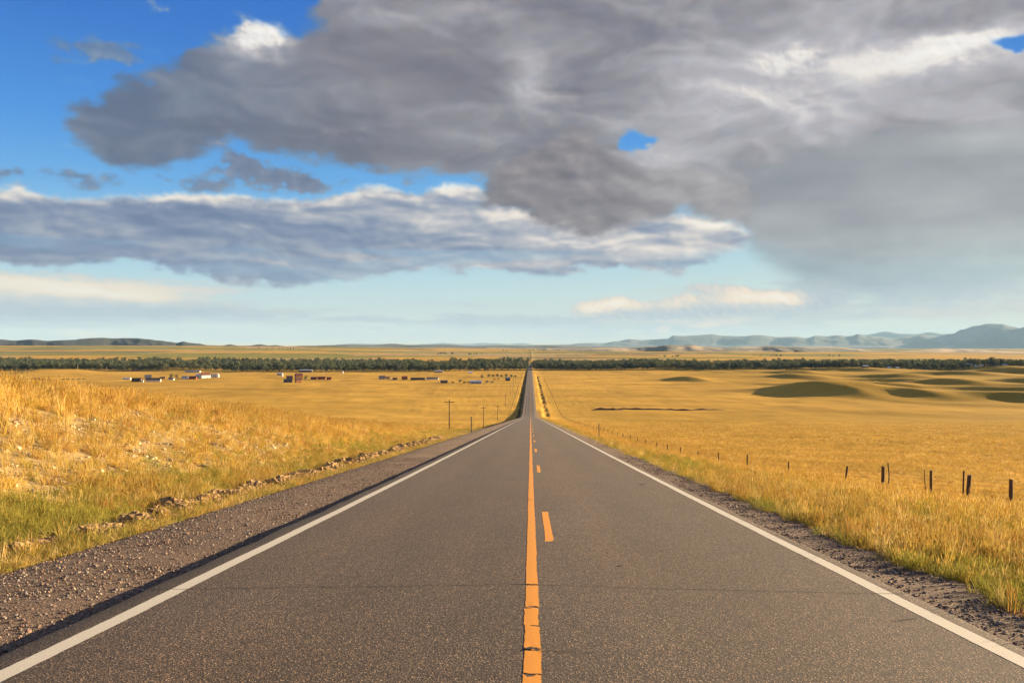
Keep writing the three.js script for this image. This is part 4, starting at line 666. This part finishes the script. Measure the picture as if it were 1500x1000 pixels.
gable('large_house', 'big white house with a dark red roof near the grey machine shed', 'house', -610, 1519, 18, 12, 5.2, 4, WALL.white, ROOF.red, 0.9);
gable('lean_to_shed', 'white-roofed shed behind the big white house', 'shed', -622, 1535, 20, 8, 5.2, 1.6, WALL.white, ROOF.white, 0.1);
gable('machine_shed', 'long grey machine shed with a pale metal roof', 'shed', -600, 1542, 15, 9, 4.4, 1.7, WALL.grey, ROOF.grey, 0.1);
function tank(label, x, d, w, h, m, category = 'tank') { const t = thing('storage_tank', label, category, [x, groundY(x, d), -d]); part('shell', new THREE.CylinderGeometry(w / 2, w / 2, h * 0.78 + 0.5, 20).translate(0, h * 0.39 - 0.25, 0), m, t); part('lid', new THREE.ConeGeometry(w / 2 + 0.1, h * 0.22, 20).translate(0, h * 0.89, 0), ROOF.white, t); }
tank('white round storage tank at the end of the grey machine shed', -590, 1532, 5, 7.4, WALL.white); tank('white upright tank beside the small grey shed', -485, 1588, 4, 6, WALL.white); tank('slim white tank at the edge of the river wood', -421, 1826, 3.6, 6, WALL.white);
gable('brick_building', 'long orange brick building against the river wood', 'building', -962, 1978, 20, 8, 4.2, 1.2, WALL.brick, ROOF.brown, 0.1);
gable('long_shed', 'long cream low shed against the river wood', 'shed', -785, 1887, 34, 8, 3.4, 1, WALL.cream, ROOF.grey, 0.05);
gable('farm_shed', 'small grey shed beside the white upright tank', 'shed', -520, 1689, 11, 6, 3.4, 1.3, WALL.grey, ROOF.white, 0.1);
gable('farm_shed', 'small dark-roofed gabled shed behind the arched shed', 'shed', -436, 1472, 11, 8, 3.2, 3, WALL.brown, ROOF.brown, 0.3);
{ const x = -386, d = 1296, t = thing('arched_shed', 'dark arched metal shed in front of the tall red barn', 'shed', [x, groundY(x, d), -d], 0.15); part('shell', new THREE.CylinderGeometry(5.6, 5.6, 13, 20, 1, false, -Math.PI / 2, Math.PI).rotateZ(Math.PI / 2).rotateX(0).translate(0, -0.1, 0), rgb(0.10, 0.09, 0.085, 0.6, 0.2), t); part('door', box(3, 3, 0.1, 0, 1.5, 5.4), doorMat, t); }
gable('tall_red_barn', 'tall red barn with a sunlit orange end wall', 'barn', -414, 1454, 12, 10, 7.6, 3.6, WALL.brick, ROOF.red, 0.55);
gable('red_barn', 'lower red barn beside the round green tree', 'barn', -371, 1300, 8.5, 7, 4.6, 3, WALL.brick, ROOF.brown, 0.6);
for (const [x, d, w, h] of [[-387, 1455, 10.5, 2.8], [-373, 1454, 13.6, 3.2], [-355, 1436, 8, 3]]) gable('farm_shed', 'low dark red shed in the row beyond the tall red barn', 'shed', x, d, w, 6, h, 1.5, WALL.red, ROOF.red, 0.15, 'row of low red sheds');
gable('long_shed', 'long open shed with a white roof at the edge of the river wood', 'shed', -526, 1906, 30, 9, 4.6, 1.2, WALL.dark, ROOF.white, 0.05);
gable('farm_house', 'slate-roofed house with a lower annex', 'house', -270, 1484, 10.6, 8, 3.4, 2.8, WALL.grey, ROOF.slate, 0.3);
gable('farm_shed', 'tan annex shed against the slate-roofed house', 'shed', -261.5, 1495, 8, 6, 2.6, 1.6, WALL.tan, ROOF.brown, 0.1);
gable('farm_shed', 'small brown shed between slate-roofed house and brown barn', 'shed', -241, 1452, 8, 5, 2.3, 1.1, WALL.brown, ROOF.brown, 0.1);
gable('brown_barn', 'rusty brown gabled barn at the head of the long dark sheds', 'barn', -224, 1453, 8.6, 7, 3.6, 2.6, WALL.brown, ROOF.red, 0.4);
gable('long_shed', 'long dark open shed joined to the brown barn', 'shed', -199, 1443, 25, 7, 3, 1.1, WALL.dark, ROOF.dark, 0.03); gable('long_shed', 'long dark shed with white doors at the end of the yard', 'shed', -174, 1452, 21, 7, 3, 1.1, WALL.white, ROOF.dark, 0.03);
gable('long_shed', 'long pale grey metal shed among bushes near the road', 'shed', -86, 1291, 18, 8, 3.6, 1.6, WALL.grey, ROOF.white, 0.05);
gable('farm_house', 'low grey house next to the bushes and pale metal shed', 'house', -139, 1314, 11, 7, 2.6, 1.4, WALL.brown, ROOF.slate, 0.2);
gable('dark_shed', 'small black-fronted shed with a pale roof standing alone near the road', 'shed', -39, 1407, 8, 7, 3.6, 2, WALL.dark, ROOF.grey, 0.1);
gable('white_shed', 'small white shed at the wood edge beyond the pale metal shed', 'shed', -134, 1828, 9, 6, 2.6, 1.3, WALL.white, ROOF.white, 0.3); gable('long_shed', 'long grey-roofed shed along the river wood', 'shed', -215, 1913, 21, 8, 3.4, 1.2, WALL.tan, ROOF.white, 0.05);
for (const [x, d, w, h, wl, rf] of [[806, 1990, 14, 3.6, 'dark', 'white'], [884, 2040, 8, 3, 'white', 'white'], [900, 2030, 8, 2.6, 'cream', 'white'], [1020, 2135, 8, 3, 'white', 'grey'], [1080, 2150, 9, 3.6, 'white', 'white'], [1120, 2120, 19, 5.4, 'white', 'grey'], [1128, 2085, 22, 4, 'white', 'white'], [1145, 2080, 12, 3.6, 'brown', 'red'], [1185, 2110, 10, 3, 'white', 'grey'], [1200, 2100, 12, 3.4, 'cream', 'white'], [1245, 2120, 10, 3.2, 'white', 'white']])
  gable('valley_building', wl === 'brown' ? 'brown red-roofed building among the pale buildings along the wood' : 'small pale building at the foot of the river wood beyond the grassy knolls', 'building', x, d, w, 7, h, 1.6, WALL[wl], ROOF[rf], 0.15, wl === 'brown' ? undefined : 'pale buildings beyond the knolls');
function truck(label, x, d, m, turn) {
  const t = thing('pickup_truck', label, 'truck', [x, groundY(x, d), -d], turn);
  const s = new THREE.Shape(); s.moveTo(-2.6, 0.45); s.lineTo(2.6, 0.45); s.lineTo(2.6, 1.05); s.lineTo(1.3, 1.15); s.lineTo(0.75, 1.8); s.lineTo(-0.7, 1.8); s.lineTo(-0.8, 1.1); s.lineTo(-2.6, 1.1);
  part('body', new THREE.ExtrudeGeometry(s, { depth: 1.8, bevelEnabled: true, bevelSize: 0.05, bevelThickness: 0.05, bevelSegments: 1 }).translate(0, 0, -0.9), m, t);
  for (const [a, b] of [[-1.65, 0.85], [1.65, 0.85], [-1.65, -0.85], [1.65, -0.85]]) part('wheel', new THREE.CylinderGeometry(0.4, 0.4, 0.25, 14).rotateX(Math.PI / 2).translate(a, 0.4, b * 1.05), doorMat, t);
  part('window', box(1.0, 0.42, 1.92, 0.05, 1.45, 0), paneMat, t);
}
truck('white pickup truck parked beside the slate-roofed house', -254, 1490, rgb(0.8, 0.8, 0.78, 0.4), 0.3); truck('red pickup truck parked in the field by the black-fronted shed', -64, 1453, rgb(0.5, 0.04, 0.02, 0.4), 0.2); truck('orange red pickup truck parked beside the red one', -57, 1455, rgb(0.55, 0.1, 0.03, 0.4), -0.2);
for (const [x, d, h, l] of [[-1035, 1849, 16, 'tall pale light pole in front of the river wood'], [-1022, 1952, 12, 'shorter pale light pole near the orange brick building'], [-410, 1614, 9.5, 'pale light pole standing behind the low red sheds']]) { const t = thing('light_pole', l, 'light pole', [x, groundY(x, d), -d]); part('pole', new THREE.CylinderGeometry(0.16, 0.28, h, 10).translate(0, h / 2 - 0.2, 0), rgb(0.55, 0.45, 0.32), t); part('lamp_arm', box(1.8, 0.12, 0.14, 0.8, h - 0.3, 0), rgb(0.5, 0.42, 0.32), t); }
// farmyard trees and bushes
for (const [x, d, h, w, l] of [[-648, 1462, 11, 9, 'bushy tree beside the small white farmhouse'], [-640, 1467, 10, 8, 'bushy tree beside the small white farmhouse'], [-383, 1387, 10, 9, 'round green tree beside the two red barns'], [-113, 1315, 6, 8, 'bush between the low grey house and the pale metal shed'], [-86, 1457, 9, 6.5, 'upright tree beyond the pale metal shed']]) tree('farmyard_tree', l, 'tree', x, d, 4, 3, h / 16, l.startsWith('bushy') ? 'bushy trees by the white farmhouse' : undefined, w / 17);
for (const [x, d, h, w] of [[-104, 1298, 4.4, 8], [-98, 1300, 4, 8], [-70, 1312, 5, 8], [-62, 1318, 3.5, 8], [-124, 1306, 3.6, 7]]) tree('bush', 'low bush around the pale grey metal shed', 'bush', x, d, 5, 1, h / 11, 'bushes round the metal shed', w / 12);
for (const [x, d, h, w] of [[-80, 1568, 7, 9], [-72, 1572, 6, 9], [-63, 1574, 7, 10], [-55, 1570, 6, 8], [-47, 1577, 7, 10], [-36, 1563, 6, 9], [-29, 1560, 5, 8]]) tree('windbreak_tree', 'small tree in the windbreak row near the black-fronted shed', 'tree', x, d, 3, 1, h / 13, 'windbreak row', w / 13);
for (const [x, d, h, w] of [[-826, 1428, 3.2, 9], [-818, 1430, 2.8, 9], [-809, 1432, 2.6, 8], [-801, 1434, 2.4, 8], [-793, 1436, 2.2, 8]]) tree('bush', 'low green bush in the row beside the dark earth mound', 'bush', x, d, 5, 1, h / 11, 'bushes by the earth mound', w / 12);
// earth mounds and cut creek banks
const earth = new THREE.MeshStandardMaterial({ color: new THREE.Color().setRGB(0.13, 0.065, 0.04), map: soilTex.color, roughness: 1 });
function bank(name, label, x0, x1, d, h, deep, seed, bend = 6) {
  const n = Math.max(16, Math.round((x1 - x0) / 2)), xm = (x0 + x1) / 2, t = thing(name, label, 'earth bank', [xm, groundY(xm, d), -d]);
  const prof = [[-deep * 0.5, -0.8], [-deep * 0.42, 0], [-deep * 0.12, 0.85], [0.05 * deep, 1], [deep * 0.5, 0.12], [deep * 0.55, -0.8]], pos = [], uv = [], idx = [];
  for (let i = 0; i <= n; i++) { const f = i / n, x = mix(x0, x1, f), taper = Math.sin(Math.PI * clamp(f)) ** 0.5, hh = h * taper * (0.75 + 0.5 * noise(x * 0.12, seed) + 0.3 * noise(x * 0.5, seed)), dd = d + bend * noise(x * 0.03, seed);
    prof.forEach(([q, v], k) => { pos.push(x - xm, groundY(x, dd) - groundY(xm, d) + (v < 0 ? v : v * hh), -(dd - d) - q); uv.push(x / 3, k); if (i < n && k < 5) { const a = i * 6 + k; idx.push(a, a + 6, a + 1, a + 1, a + 6, a + 7); } }); }
  const g = new THREE.BufferGeometry(); g.setAttribute('position', new THREE.Float32BufferAttribute(pos, 3)); g.setAttribute('uv', new THREE.Float32BufferAttribute(uv, 2)); g.setIndex(idx); g.computeVertexNormals(); part('soil', g, earth, t);
}
bank('creek_bank', 'dark cut bank of a dry creek across the field below the road', 56, 178, 742, 1.5, 5, 3); bank('creek_bank', 'taller dark lump of cut bank at the road end of the dry creek', 55, 84, 737, 2.2, 6, 8, 2); bank('earth_mound', 'dark reddish earth mound seen over the grassy bank', -905, -836, 1430, 4.2, 16, 5);
renderer.render(scene, camera);
